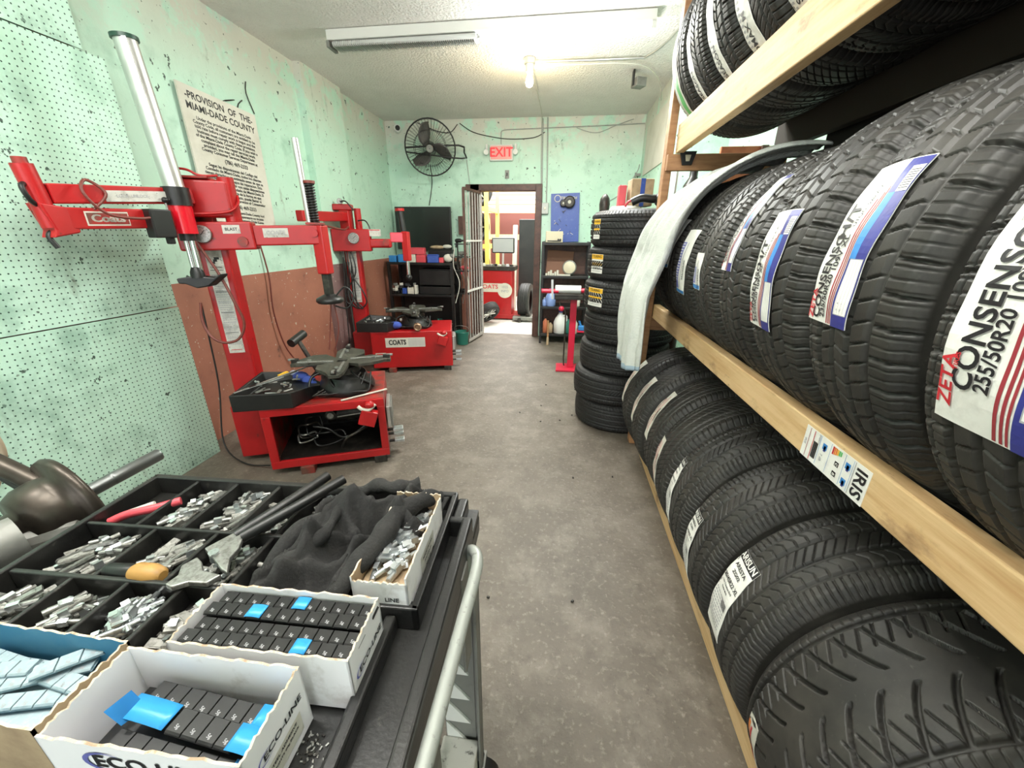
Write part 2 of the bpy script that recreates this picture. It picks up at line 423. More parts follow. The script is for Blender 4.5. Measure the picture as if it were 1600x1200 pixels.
# pegboard: three panels on battens, edge at Y=2.1
PX = -2.30
for (z0, z1, y1, lab) in ((0.0, 1.004, 2.12, 'lowest mint painted pegboard panel standing on the floor, smeared with grime'),
                     (1.008, 2.225, 2.115, 'large middle mint painted pegboard panel behind the tall silver pole'),
                     (2.229, 2.62, 2.02, 'narrow top mint painted pegboard panel under the ceiling')):
    t = thing('pegboard_panel', lab, 'pegboard', (PX, y1, z0), 0, 'pegboard panels on the left wall')
    mb = MB().bb(PX - .006, PX, -.6, y1, z0 + .002, z1, PEG)
    mb.build('perforated_board', t)
    for y in (y1 - .06, y1 - .9, y1 - 1.8, -.5): MB().bb(XL + .003, PX - .006, y - .02, y + .02, z0 + .002, z1, WOODD).build('batten', t)

# ------------------------------------------------------------------ tyres
def G(x, c, hw, soft=.0014): return np.clip((hw - np.abs(x - c)) / soft + .5, 0, 1)
def per(x, p): return np.abs((x / p) % 1.0 - .5) * p      # distance from the half-cell line
def tread(kind, S, Wd, C):
    h = np.zeros_like(S)
    q = lambda p: C / round(C / p)
    a = np.abs(Wd)
    if kind == 'highway':
        for c, hw in ((-.060, .006), (-.022, .006), (.016, .006), (.056, .007), (.088, .0022)): h = np.maximum(h, G(Wd, c, hw))
        sh = G(per(S + .10 * (a - .07), q(.050)), 0, .0026) * ((Wd > .064) | (Wd < -.068))
        fine = G(per(S + .05 * (a - .07) + .01, q(.0168)), 0, .0009) * ((Wd > .064) | (Wd < -.066)) * .45
        mid = G(per(S + .35 * Wd, q(.034)), 0, .0018) * ((np.abs(Wd + .041) < .013) | (np.abs(Wd - .036) < .013)) * .75
        cen = G(per(S - .45 * Wd, q(.030)), 0, .0015) * (np.abs(Wd + .003) < .013) * .6
        h = np.maximum.reduce([h, sh, fine, mid, cen])
    elif kind == 'touring':
        z = .0032 * np.sign(np.sin(2 * PI * S / q(.055)))
        for c, hw in ((-.070, .005), (.070, .005)): h = np.maximum(h, G(Wd, c, hw))
        for c, hw in ((-.026, .0055), (.026, .0055)): h = np.maximum(h, G(Wd + z * .0, c, hw))
        sh = G(per(S + .12 * a + .0, q(.0175)), 0, .0017) * (a > .076) * .9
        zz = .010 * (np.abs(((Wd * 60) % 2) - 1))
        mid = G(per(S + zz + .5 * Wd, q(.030)), 0, .0012) * (a < .067) * (a > .031) * .8
        cen = G(per(S - .8 * Wd, q(.024)), 0, .0015) * (a < .021) * .75
        h = np.maximum.reduce([h, sh, mid, cen])
    elif kind == 'street':
        for c, hw in ((-.074, .003), (-.046, .0042), (0, .0042), (.046, .0042), (.074, .003)): h = np.maximum(h, G(Wd, c, hw))
        sh = G(per(S + .2 * a, q(.026)), 0, .0018) * (a > .078) * .9
        mid = G(per(S + .7 * Wd, q(.026)), 0, .0012) * (a < .07) * .6
        h = np.maximum.reduce([h, sh, mid])
    elif kind == 'directional':
        for c in (-.088, .088): h = np.maximum(h, G(Wd, c, .0042))
        arc = S + .085 * np.power(np.clip(a / .085, 0, 1), .55) * np.where(Wd > 0, 1, 1)
        off = np.where(Wd > 0, 0, .03)
        bold = G(per(arc + off, q(.060)), 0, .0048) * (a > .012) * (a < .085)
        br = G(per(S - .55 * a + off, q(.030)), 0, .0020) * (a > .045) * (a < .083) * .7
        sh = G(per(S + .1 * a, q(.020)), 0, .0009) * (a > .094) * .55
        h = np.maximum.reduce([h, bold, br, sh])
    return h
RT = 0.38
def tyre_mesh(name, kind, R=RT, W=.25, rin=.255, nseg=1200, nt=112, mt=None, depth=.009):
    tw = W / 2 - .012                         # half tread width
    w_ = np.linspace(-tw, tw, nt)
    crown = R - .010 * (w_ / tw) ** 2 - .012 * np.clip((np.abs(w_) / tw - .86) / .14, 0, 1) ** 2
    # sidewall profile from shoulder to bead
    t = np.linspace(0, 1, 16)[1:]
    rs = (R - .022) + (rin - (R - .022)) * t
    ws = tw + .006 + .012 * np.sin(PI * np.clip(t * 1.05, 0, 1)) - .030 * np.clip(t - .6, 0, 1) * 2
    ws = ws + .0016 * (np.abs(np.sin(t * 18)) > .85)
    inner = [(rin + .012, ws[-1] - .018), (R - .04, tw - .012), (R - .022, tw * .6), (R - .020, 0)]
    Rp = np.concatenate([[p[0] for p in inner[::-1]], rs[::-1], crown, rs, [p[0] for p in inner]])
    Wp = np.concatenate([[-p[1] for p in inner[::-1]], -ws[::-1], w_, ws, [p[1] for p in inner]])
    n = len(Rp); i0 = 4 + 15
    th = np.arange(nseg) * 2 * PI / nseg
    Sg, Wg = np.meshgrid(th * R, w_, indexing='ij')
    hg = tread(kind, Sg, Wg * (.11 / tw), 2 * PI * R)
    Rg = np.repeat(Rp[None, :], nseg, 0)
    Rg[:, i0:i0 + nt] -= hg * depth
    X = -Rg * np.cos(th)[:, None]; Z = Rg * np.sin(th)[:, None]; Y = np.repeat(Wp[None, :], nseg, 0)
    V = np.stack([X, Y, Z], -1).reshape(-1, 3)
    i = np.arange(nseg)[:, None]; j = np.arange(n - 1)[None, :]; i2 = (i + 1) % nseg
    Fq = np.stack([i * n + j, i * n + j + 1, i2 * n + j + 1, i2 * n + j], -1).reshape(-1, 4)
    me = bpy.data.meshes.new(name)
    me.vertices.add(len(V)); me.vertices.foreach_set('co', V.ravel())
    me.loops.add(Fq.size); me.loops.foreach_set('vertex_index', Fq.ravel().astype(np.int32))
    me.polygons.add(len(Fq)); me.polygons.foreach_set('loop_start', np.arange(0, Fq.size, 4, dtype=np.int32))
    me.polygons.foreach_set('use_smooth', np.ones(len(Fq), dtype=bool))
    me.update(calc_edges=True); me.materials.append(mt or RUB)
    return me
TM = {k: tyre_mesh('tyre_' + k, k) for k in ('highway', 'touring', 'street')}
TM['directional'] = tyre_mesh('tyre_directional', 'directional', W=.29, depth=.013)
TM['stack'] = tyre_mesh('tyre_stack', 'touring', R=.34, W=.225, rin=.215, nseg=720, nt=64, mt=RUBD)
TM['stack2'] = tyre_mesh('tyre_stack2', 'street', R=.34, W=.225, rin=.215, nseg=720, nt=64, mt=RUBD)

def tyre(label, kind, loc, rot=(0, 0, 0), group=None, scale=1.0, spin=0):
    o = bpy.data.objects.new('tyre', TM[kind]); COL.objects.link(o)
    o.location = loc; o.rotation_euler = rot; o.scale = (scale,) * 3
    return tag(o, label, 'tyre', group)
def tyre_T(o, phi, wc, R=RT, tilt=0.0):
    """sheet coordinates: x towards the viewer's right (-Y of the tyre), y up round the tread"""
    M = WM(o); spin0 = o.rotation_euler.y
    def T(x, y, h=0.0):
        ph = phi - spin0 + y / R; w_ = wc - x + tilt * y
        tw = .113
        rr = R - .010 * (w_ / tw) ** 2 - .012 * min(max((abs(w_) / tw - .86) / .14, 0), 1) ** 2 + h + .001 + .0012 * math.sin(y * 60 + x * 40)
        return M @ Vector((-rr * math.cos(ph), w_, rr * math.sin(ph)))
    return T

# the rack
rack = thing('tyre_rack', 'tall pine lumber rack loaded with three tiers of tyres along the right', 'rack', (0.6, 2.66, 0))
NE = -0.25
def beam(x0, x1, z0, z1, name='beam', y0=NE, y1=2.62, m=WOOD): return MB().bb(x0, x1, y0, y1, z0, z1, m).build(name, rack, bevel=.004)
beam(.60, .64, .932, 1.020); beam(1.12, 1.16, .932, 1.020)
beam(.60, .64, 1.86, 2.00, y1=2.60); beam(1.12, 1.16, 1.86, 2.00, m=mat('shade_dark_lumber', (.035, .026, .018), .8))  # upper back beam coloured near-black to stand for the shade there
beam(.60, .64, .002, .09, y1=2.66); beam(1.12, 1.16, .002, .09)
MB().bb(.556, .598, 2.622, 2.70, .002, 2.60, WOODD).build('post', rack, bevel=.004)
MB().bb(1.162, 1.20, 2.622, 2.70, .002, 2.60, WOODD).build('post', rack, bevel=.004)
MB().bb(.642, .682, .30, .37, .092, .93, WOOD).build('post', rack, bevel=.004)
MB().bb(1.162, 1.20, .30, .37, .002, 1.99, WOODD).build('post', rack, bevel=.004)
MB().bb(.56, 1.19, 2.585, 2.621, 1.775, 1.858, WOODD).build('cross_brace', rack, bevel=.004)
MB().bb(.60, 1.16, 2.66, 2.70, .842, .93, WOODD).build('cross_brace', rack, bevel=.004)
for x in (.665, 1.075):
    k = MB().prism([(x - .045, 1.868), (x + .045, 1.868), (x + .025, 1.80), (x - .025, 1.80)], 'y', 2.570, 2.584, BLK)
    k.prism([(x - .016, 1.850), (x + .016, 1.850), (x + .010, 1.818), (x - .010, 1.818)], 'y', 2.566, 2.5695, CREAM)
    k.build('bracket', rack, bevel=.002, label='black hanger bracket hooked over the cross brace')
MB().bb(1.21, 1.225, NE, 2.3, .002, 2.02, mat('shade_black_board', (0.02, 0.018, 0.016), .9)).build('back_panel', rack, label='added near-black board standing for the shade at the back of the rack')  # board added behind the tyres, its black colour stands for deep shade
# sticker on the middle beam
def T_beam(yc, zc, xf=.60): return lambda x, y, h=0: Vector((xf - h, yc - x, zc + y))
items = [('t', 'IRIS', .082, 0, .040, INK, -PI / 2), ('r', .062, .064, -.036, .036, INKG), ('r', -.048, -.047, -.034, .036, INKC), ('r', -.072, -.070, -.036, .036, INKR),
         ('r', -.088, -.0865, -.036, .036, INKM), ('t', 'IRIS', -.0955, .0, .010, INKG, -PI / 2), ('r', -.012, -.0112, -.034, .036, INKC),
         ('t', '7 dB', -.034, -.010, .010, INKG, -PI / 2), ('t', 'ENERG', -.052, .026, .007, INKG, -PI / 2)]
for k in range(9): items.append(('r', -.068 + k * .0018, -.067 + k * .0018 + (.0006 if k % 3 else 0), -.026, .014, INK))
for k in range(6): items.append(('r', -.006 + k * .005, -.002 + k * .005, .016 - .0 + k * .0015, .034, [INKR, INKO, INKO, INKY, INKGR, INKGR][k]))
for (x, y) in ((-.030, .018), (.046, .016), (.046, -.020)):
    items += [('r', x - .007, x + .007, y - .007, y + .007, INKC), ('r', x - .003, x + .004, y - .011, y + .002, INKB)]
items += [('r', .034, .0348, -.034, .036, INKC), ('r', .058, .0588, -.034, .036, INKC), ('r', .010, .022, -.003, .008, INK), ('r', .010, .022, -.026, -.015, INK), ('t', 'C', .016, .002, .010, WHITE, -PI / 2), ('t', 'B', .016, -.021, .010, WHITE, -PI / 2)]
decal('sticker', T_beam(.808, .971), .208, .076, WHITE, items, rack, label='white tyre rating sticker on the front of the middle beam')

# middle row --------------------------------------------------------
def body_lines(x0, x1, y0, y1, n, m=INKG, dashed=True, seed=1):
    r = random.Random(seed); out = []
    for k in range(n):
        y = y1 - (y1 - y0) * (k + .5) / n; hh = (y1 - y0) / n * .22; x = x0
        while x < x1 - .002:
            wd = r.uniform(.004, .012); out.append(('r', x, min(x + wd, x1), y - hh, y + hh, m)); x += wd + r.uniform(.0015, .003)
    return out
def consenso(o, phi, wc, W_, L_, size, big=True, tilt=0):
    """vertical paper label; words run up the tread"""
    q = PI / 2; s = W_ / .150 * .80
    it = [('r', W_ * .02, W_ * .05, -L_ / 2 + .002, L_ / 2 * .55, INKM), ('r', W_ * .075, W_ * .10, -L_ / 2 + .002, L_ / 2 * .62, INKM), ('r', W_ * .12, W_ * .14, -L_ / 2 + .002, L_ / 2 * .68, INKM),
          ('r', W_ * .16, W_ * .5, -L_ / 2, L_ / 2 - .002, INKB), ('r', W_ * .16, W_ * .30, -L_ * .08, L_ * .30, INKC),
          ('r', W_ * .20, W_ * .48, -L_ * .42, -L_ * .08, INKG), ('r', W_ * .21, W_ * .47, -L_ * .415, -L_ * .085, WHITE),
          ('r', W_ * .30, W_ * .49, L_ * .30, L_ * .44, WHITE),
          ('t', 'ZETA', -W_ * .405, -L_ * .385, .036 * s, INKR, q, .95), ('t', 'TIRES', -W_ * .335, -L_ * .33, .011 * s, INKR, q),
          ('t', 'CONSENSO', -W_ * .25, -L_ * .20, .050 * s, INK, q, .86), ('t', 'H/T', -W_ * .25, L_ * .145, .058 * s, INK, q, 1.0),
          ('t', size, -W_ * .085, -L_ * .20, .032 * s, INK, q, .82), ('t', 'UTQG: 520 A A', -W_ * .06, L_ * .24, .016 * s, INK, q)]
    for k in range(6): it.append(('r', -W_ * .42, -W_ * .40, L_ * (.0 + .03 * k), L_ * (.02 + .03 * k), INKG))
    for k in range(8): it.append(('r', W_ * .31, W_ * .47, L_ * (.315 + .014 * k), L_ * (.320 + .014 * k), INK))
    for k in range(4): it.append(('t', 'EOOO'[k], -W_ * .38, L_ * (.30 + .045 * k), .016 * s, INKG, q))
    for k in range(4):
        it.append(('r', W_ * (.23 + .06 * k), W_ * (.235 + .06 * k), -L_ * .41, -L_ * .09, INKG))
    return decal('paper_label', tyre_T(o, phi, wc, tilt=tilt), W_, L_, WHITE, it, o, 10, 26, label='white paper label with black CONSENSO H/T lettering and a navy band')

CX, CZm = .880, 1.312
def mtyre(y_far, wd, kind, label, z=CZm, rx=0, spin=0, x=CX, scale=1):
    o = tyre(label, kind, (x, y_far - wd / 2, z), (0, spin, rx), 'tyres on the middle tier of the rack', scale)
    return o
# yf: far shoulder of each tyre in Y
T0 = mtyre(.330, .25, 'highway', 'tyre nearest the camera on the middle tier, its label outside the picture', spin=.6)
T1 = mtyre(.590, .25, 'highway', 'middle tier tyre with the largest CONSENSO label reading 255/50R20 109V XL', spin=.2)
T2 = mtyre(.862, .25, 'highway', 'middle tier tyre with a crumpled CONSENSO label, second from the camera', spin=.35)
T3 = mtyre(1.128, .25, 'highway', 'middle tier tyre with CONSENSO label and barcode at its top, third from the camera', spin=.1)
for o_ in (T0, T1, T2, T3): o_.scale = (1.05, 1.0, 1.05); o_.location.z = 1.335
T4 = mtyre(1.392, .25, 'highway', 'middle tier tyre whose long label curls high over its top, fourth from the camera', spin=.5)
T5 = mtyre(1.530, .25, 'touring', 'middle tier tyre mostly hidden behind its neighbour, only a small label tip showing', spin=.1)
T5.location.y = 1.53; T5.location = (CX, 1.528, CZm)
T6 = mtyre(1.91, .25, 'touring', 'middle tier tyre with uncovered violet label, nearer the camera than the towel', spin=.7)
T7 = mtyre(2.165, .25, 'street', 'middle tier tyre with violet label half covered by the towel', spin=.2)
T8 = mtyre(2.42, .25, 'street', 'farthest tyre of the middle tier, under the grey towel', spin=.4)
def phi_of(z): return math.asin((z - CZm) / RT)
consenso(T1, .27, .0, .150, .46, '255/50R20 109V XL')
consenso(T2, .19, .040, .118, .26, '235/50R20 109V XL')
consenso(T3, .03, .035, .115, .26, '255/50R20 109V XL')
consenso(T4, .42, .060, .105, .29, '255/50R20 109V XL')
def violet(o, phi, wc, W_, L_, tilt=0, words='255/45R20'):
    it = [('r', -W_ / 2, -W_ * .12, -L_ / 2 + .02, L_ / 2 - .05, INKP), ('r', -W_ / 2, W_ / 2, -L_ / 2 + .002, -L_ / 2 + .016, INKC), ('t', words, W_ * .28, -.03, .018, INK, PI / 2), ('r', W_ * .05, W_ * .10, -L_ * .4, L_ * .3, INKG)]
    it += body_lines(-W_ * .45, -W_ * .15, -L_ * .3, L_ * .3, 14, WHITE, seed=5)
    return decal('paper_label', tyre_T(o, phi, wc, tilt=tilt), W_, L_, WHITE, it, o, 6, 20, label='white and violet paper label')
violet(T5, -.02, .055, .09, .13); violet(T6, .03, .0, .125, .26, -.2); violet(T7, .22, .0, .13, .22, -.35); violet(T8, .72, .04, .09, .22)

# lower row ---------------------------------------------------------
CZl = .385
def ltyre(y_far, wd, kind, label, x=.872, spin=0, z=CZl):
    return tyre(label, kind, (x, y_far - wd / 2, z), (0, spin, 0), 'tyres on the bottom tier of the rack')
L8 = ltyre(.700, .29, 'directional', 'bottom tier tyre nearest the camera with bold curved V-shaped tread grooves', spin=.1)
L7 = ltyre(.968, .25, 'touring', 'bottom tier tyre with the large white ARISUN label', spin=.3)
L6 = ltyre(1.236, .25, 'touring', 'bottom tier tyre with a smaller ARISUN label, just beyond the large ARISUN label', spin=.8)
L5 = ltyre(1.504, .25, 'touring', 'bottom tier tyre with white barcode label, at the middle of the row', spin=.2)
L4 = ltyre(1.764, .25, 'street', 'bottom tier tyre with a short red-lettered cream label low on its tread', spin=.5)
L3 = ltyre(2.022, .25, 'street', 'bottom tier tyre with long red-printed cream label, third from the far end', spin=.1)
L2 = ltyre(2.280, .25, 'street', 'bottom tier tyre with long cream label, second from the far end', spin=.1)
L1 = ltyre(2.540, .25, 'street', 'farthest tyre of the bottom tier, beside the tall tyre stack', spin=.6)
def phl(z): return math.asin(max(-1, min(1, (z - CZl) / RT)))
def arisun(o, phi, wc, W_, L_, tilt=0, name='ARISUN'):
    it = [('r', -W_ / 2, W_ / 2, L_ * .40, L_ / 2, INK), ('t', name, 0, L_ * .45, W_ * .27, WHITE, 0, .95), ('t', 'ARESTA', 0, L_ * .33, W_ * .17, INK, 0, 1.1), ('t', 'ZG02', 0, L_ * .255, W_ * .15, INK, 0, 1.2),
          ('t', '285/45R22 XL', 0, L_ * .155, W_ * .175, INK, 0, .9), ('t', '114V Tubeless R+S', 0, L_ * .09, W_ * .085, INK, 0), ('t', 'Radial M+S', 0, L_ * .04, W_ * .085, INK, 0)]
    it += body_lines(-W_ * .40, W_ * .4, -L_ * .38, -L_ * .02, 9, INKG, seed=3)
    for k in range(10): it.append(('r', W_ * (.12 + .03 * k), W_ * (.135 + .03 * k), -L_ * .12, -L_ * .04, INK))
    return decal('paper_label', tyre_T(o, phi, wc, tilt=tilt), W_, L_, WHITE, it, o, 8, 24, label='white printed label headed ARISUN')
arisun(L7, .24, .055, .100, .27, .03); arisun(L6, .04, .070, .085, .26, .05); arisun(L5, .16, .095-.025, .075, .27, .2)
def redlab(o, phi, wc, W_, L_, tilt=0):
    it = [('t', 'RADIAL TUBELESS', -W_ * .2, 0, .018, INKM, PI / 2, 1.3), ('r', W_ * .1, W_ * .16, -L_ * .4, L_ * .4, INKR), ('t', '245/45R20', W_ * .32, .0, .018, INK, PI / 2)]
    return decal('paper_label', tyre_T(o, phi, wc, tilt=tilt), W_, L_, OFFW, it, o, 6, 22, label='cream paper label with dark red print')
redlab(L4, .10, .065, .075, .24, .1); redlab(L3, .46, .060, .075, .29, .1); redlab(L2, .38, .055, .075, .30, -.05); redlab(L1, .42, .055, .075, .31, -.05)
L1.location = (.825, 2.415, .402); L2.location = (.845, 2.155, .395)
T = tyre_T(L8, phl(.30), .085)
decal('paper_label', T, .055, .16, OFFW, [('r', -.026, -.004, -.07, .055, INKO), ('r', .0, .006, -.07, .05, INKR), ('t', 'GT', .012, -.03, .03, INKR, PI / 2)], L8, 6, 14, label='torn orange and white label scrap')

# upper row ---------------------------------------------------------
CZu = 2.00 + .292
U = []
ul = ['farthest tyre of the top tier, with a green striped label', 'second top tier tyre from the far end, with a cream label', 'third top tier tyre from the far end, with a long white label', 'fourth top tier tyre from the far end, white label ending in an M', 'fifth top tier tyre from the far end, label cut by the picture edge']
for k in range(9):
    yf = 2.575 - .262 * k
    lab = ul[k] if k < 5 else 'top tier tyre above the camera with only its black underside in view'
    U.append(tyre(lab, ['street', 'touring', 'highway'][k % 3], (.885, yf - .125, CZu), (0, .3 * k, 0), 'tyres on the top tier of the rack'))
def ulabel(o, z, wc, W_, L_, kind):
    ph = math.asin((z - CZu) / RT)
    if kind == 0: it = [('r', -W_ * .1, W_ * .35, -L_ * .45, L_ * .45, INKGR), ('r', -W_ * .4, -W_ * .3, -L_ * .4, L_ * .4, INKG)]
    else:
        it = [('t', 'ROADMAX M'[:9] if kind == 3 else 'ALL SEASON', W_ * .0, -L_ * .18, .040, INK, PI / 2, .9)] + body_lines(-W_ * .4, -W_ * .2, -L_ * .4, L_ * .4, 16, INKG, seed=kind)
    decal('paper_label', tyre_T(o, ph, wc), W_, L_, WHITE if kind else OFFW, it, o, 6, 20, label='pale paper label round the tread')
ulabel(U[0], 2.12, .03, .10, .44, 0)
ulabel(U[1], 2.10, .06, .075, .38, 1); ulabel(U[2], 2.10, .05, .09, .40, 2); ulabel(U[3], 2.08, .05, .10, .36, 3); ulabel(U[4], 2.10, .05, .11, .36, 4)

# stack --------------------------------------------------------------
zz = 0.0
sl = ['lowest tyre of the tall stack on the floor', 'second tyre from the floor in the tall stack, shifted left', 'third tyre from the floor in the tall stack', 'fourth tyre from the floor in the tall stack, under the lowest yellow label',
      'tyre in the tall stack with the lowest, widest yellow label', 'tyre in the tall stack with the middle yellow label', 'topmost tyre of the tall stack, with the smallest yellow label']
offs = [(.51, 3.08), (.485, 3.07), (.52, 3.09), (.535, 3.09), (.52, 3.075), (.53, 3.085), (.535, 3.08)]
for k in range(7):
    o = tyre(sl[k], 'stack' if k % 2 else 'stack2', (offs[k][0], offs[k][1], .1145 + .2262 * k), (PI / 2, 0, .7 * k), 'tyres in the tall stack beside the rack')
    o.rotation_euler = (PI / 2, 0, .7 * k)
    if k >= 4:
        a = [0.42, .40, .34][k - 4]; cx, cy = offs[k]; zc = o.location.z
        dirn = math.atan2(-cy, -cx + .0) - {4: .80, 5: .86, 6: .98}[k]
        def TS(x, y, h=0, cx=cx, cy=cy, zc=zc, dirn=dirn):
            an = dirn + x / .34; r = .3375 + h
            return Vector((cx + r * math.cos(an), cy + r * math.sin(an), zc + y))
        Wl = {4: .155, 5: .13, 6: .085}[k]
        it = [('r', -Wl / 2, Wl / 2, .030, .062, INKY), ('t', 'TOURING', 0, .047, min(.024, Wl * .2), INK, 0), ('r', -Wl * .45, Wl * .45, -.012, .006, INKY), ('r', -Wl * .4, Wl * .3, .016, .019, INK), ('t', '225/50R18', 0, -.030, Wl * .16, INK, 0), ('r', -Wl * .4, Wl * .38, -.050, -.047, INKG)]
        decal('paper_label', TS, Wl, .128, WHITE, it, o, 10, 2, label='yellow and white label')
# towel ---------------------------------------------------------------
def towel():
    mb = MB(); ns, ntt = 72, 60; R = RT + .012; vs = []
    for i in range(ns + 1):
        s = i / ns * 1.28
        for j in range(ntt + 1):
            u = j / ntt
            if s < .62:
                ph = PI / 2 + .12 - s / R
                x = CX - R * math.cos(ph); z = CZm + R * math.sin(ph)
            else:
                ph0 = PI / 2 + .12 - .62 / R; x0 = CX - R * math.cos(ph0); z0 = CZm + R * math.sin(ph0)
                d = s - .62; x = x0 - .045 * min(d / .2, 1) - .02 * math.sin(d * 4); z = z0 - d * .98
            k = min(s / .62, 1); y0 = 1.72 + .12 * k; y1 = 2.36 + .10 * k
            if s > .62: y0 += .12 * (s - .62) / .6; y1 += .02
            y = y0 + (y1 - y0) * u
            fold = .020 * math.sin(u * 19 + s * 3.2) + .010 * math.sin(u * 43 + s * 5) + .006 * math.sin(u * 83 - s * 7)
            if s > 1.05: z += .07 * max(0, .45 - u) / .45 * (s - 1.05) / .23
            ph = math.atan2(z - CZm, CX - x) if s < .62 else 0
            out = .030 + fold * min(1, .45 + s)
            x -= math.cos(ph) * out; z += math.sin(ph) * out
            vs.append((x, y, z))
    fs = [(i * (ntt + 1) + j, i * (ntt + 1) + j + 1, (i + 1) * (ntt + 1) + j + 1, (i + 1) * (ntt + 1) + j) for i in range(ns) for j in range(ntt)]
    hem = mat('pale_blue_hem', (0.36, 0.47, 0.56), 0.9)
    mb.add(vs, fs, TOWEL, True)
    hi = mb.mi(hem)
    for q in range(len(fs)):
        if q // ntt >= ns - 2: mb.m[q] = hi
    o = mb.build('towel', None, loc=(.45, 2.3, .8)); md = o.modifiers.new('s', 'SOLIDIFY'); md.thickness = .007; md.offset = 1
    tag(o, 'pale grey towel with blue hem draped over the far end of the middle tier', 'towel')
towel()

# ------------------------------------------------------------------ wheel weights, clips and small clutter
def wt_mesh(kind, m):
    b = MB()
    if kind == 0:      # clip-on weight: curved bar with a steel hook
        pts = [(-.018, 0, .003), (-.006, .0015, .0032), (.006, .0015, .0032), (.018, 0, .003)]
        b.tube(pts, .0042, m, 6, sub=3)
        b.bb(-.005, .005, -.0035, -.0022, .001, .011, ZINCB).bb(-.005, .005, -.0035, .003, .0105, .0116, ZINCB)
    elif kind == 1:    # flat bar weight
        b.bb(-.020, .020, -.006, .006, 0, .004, m); b.bb(-.014, -.002, -.0045, .0045, .004, .0048, m); b.bb(.003, .015, -.0045, .0045, .004, .0048, m)
    elif kind == 2:    # short tapered weight with hook
        b.prism([(-.012, 0), (.012, 0), (.009, .007), (-.009, .007)], 'y', -.005, .005, m); b.bb(-.004, .004, .0045, .0065, .002, .012, ZINCB).bb(-.004, .004, -.002, .0065, .0115, .0125, ZINCB)
    else:              # valve-like stub
        b.cyl((-.014, 0, .0045), (.006, 0, .0045), .0035, m, 8).cyl((.006, 0, .0045), (.016, 0, .0045), .0052, m, 8)
    o = b.build('m'); me = o.data; bpy.data.objects.remove(o); return me
WT = {(k, n): wt_mesh(k, m) for k in range(4) for n, m in (('z', ZINC), ('b', ZINCB), ('l', LEAD))}
def scatter(n, xr, yr, z, label, group, mats='zl', name='wheel_weight', cat='wheel weight', layers=3, sc_=1.0, frame=None, kinds=(0, 1, 2, 3), ang=None, heap=.010, tilt=.35, lift=.001):
    cx, cy = (xr[0] + xr[1]) / 2, (yr[0] + yr[1]) / 2
    for i in range(n):
        x = rnd.uniform(*xr); y = rnd.uniform(*yr)
        e = 1 - .5 * (abs(x - cx) / max(xr[1] - cx, 1e-6)) ** 2 - .5 * (abs(y - cy) / max(yr[1] - cy, 1e-6)) ** 2
        zz = z + lift + heap * (i % layers) * max(e, .15)
        if frame: x, y = frame(x, y)
        o = bpy.data.objects.new(name, WT[(rnd.choice(kinds), rnd.choice(mats))]); COL.objects.link(o)
        o.location = (x, y, zz); a = rnd.uniform(0, 2 * PI) if ang is None else rnd.gauss(ang, .45)
        o.rotation_euler = (rnd.uniform(-tilt, tilt), rnd.uniform(-tilt * .5, tilt * .5), a); q_ = sc_ * rnd.uniform(1.0, 1.3); o.scale = (q_ * rnd.uniform(.95, 1.3), q_, q_)
        tag(o, label, cat, group)

# ------------------------------------------------------------------ cart with the moulded tray
TO = Vector((-.199, .688, 0)); TA = math.radians(2.0)
def tf(a, bq): return (TO.x + a * math.cos(TA) - bq * math.sin(TA), TO.y + a * math.sin(TA) + bq * math.cos(TA))
TR = Matrix.Rotation(TA, 3, 'Z')
cart = thing('utility_cart', 'rolling utility cart with black moulded compartment top and grey tube handle', 'cart', (-.5, .4, 0))
ZR, ZF, ZB = .900, .858, .858
def tb(mb, a0, a1, b0, b1, z0, z1, m=TRAY):
    x, y = tf((a0 + a1) / 2, (b0 + b1) / 2); return mb.box((x, y, (z0 + z1) / 2), (a1 - a0, b1 - b0, z1 - z0), m, TR)
mb = MB()
AW = -.695
tb(mb, AW - .03, .045, -.62, .0, .845, ZB)                                   # floor
mb.build('tray_floor', cart)
mb = MB()
tb(mb, AW - .012, .0, -.010, .004, ZB, ZR); tb(mb, AW - .012, AW, -.62, .0, ZB, ZR); tb(mb, -.010, .002, -.285, .0, ZB, ZR)
tb(mb, AW, .0, -.158, -.150, ZB, ZR - .004); tb(mb, AW, .0, -.275, -.266, ZB, ZR - .004); tb(mb, AW, -.42, -.378, -.37, ZB, ZR - .006); tb(mb, -.07, .002, -.285, -.275, ZB, ZR)
for a in (-.595, -.500, -.400, -.312, -.205, -.105): tb(mb, a - .004, a + .004, -.155, 0, ZB, ZR - .004)
for a in (-.550, -.425, -.315, -.21, -.10): tb(mb, a - .004, a + .004, -.272, -.154, ZB, ZR - .006)
for a in (-.580, -.480, -.385, -.29): tb(mb, a - .004, a + .004, -.375, -.27, ZB, ZR - .006)
mb.build('compartment_dividers', cart, bevel=.0028, seg=3)
mb = MB()
tb(mb, -.048, -.030, -.62, -.285, ZB, ZR - .012)                             # ridge beside the flat shelf
tb(mb, .026, .046, -.62, -.075, ZB - .02, ZR); tb(mb, .0, .046, -.085, -.070, ZB - .02, ZR - .002); tb(mb, .002, .024, -.075, .0, ZB - .02, ZR - .012)
mb.build('outer_rim', cart, bevel=.005, seg=3)
mb = MB(); tb(mb, AW - .04, .046, -.62, .004, .80, .846); tb(mb, AW - .03, .036, -.61, -.006, .74, .80); mb.build('tray_apron', cart, bevel=.006)
hp = [(-.152, .560, .80), (-.150, .565, .855), (-.135, .556, .872), (-.122, .52, .874), (-.122, .40, .874), (-.124, .10, .874), (-.13, .02, .86)]
MB().tube(hp, .0105, PIPE, 12, sub=8).build('handle', cart, label='grey tube handle along the right side')
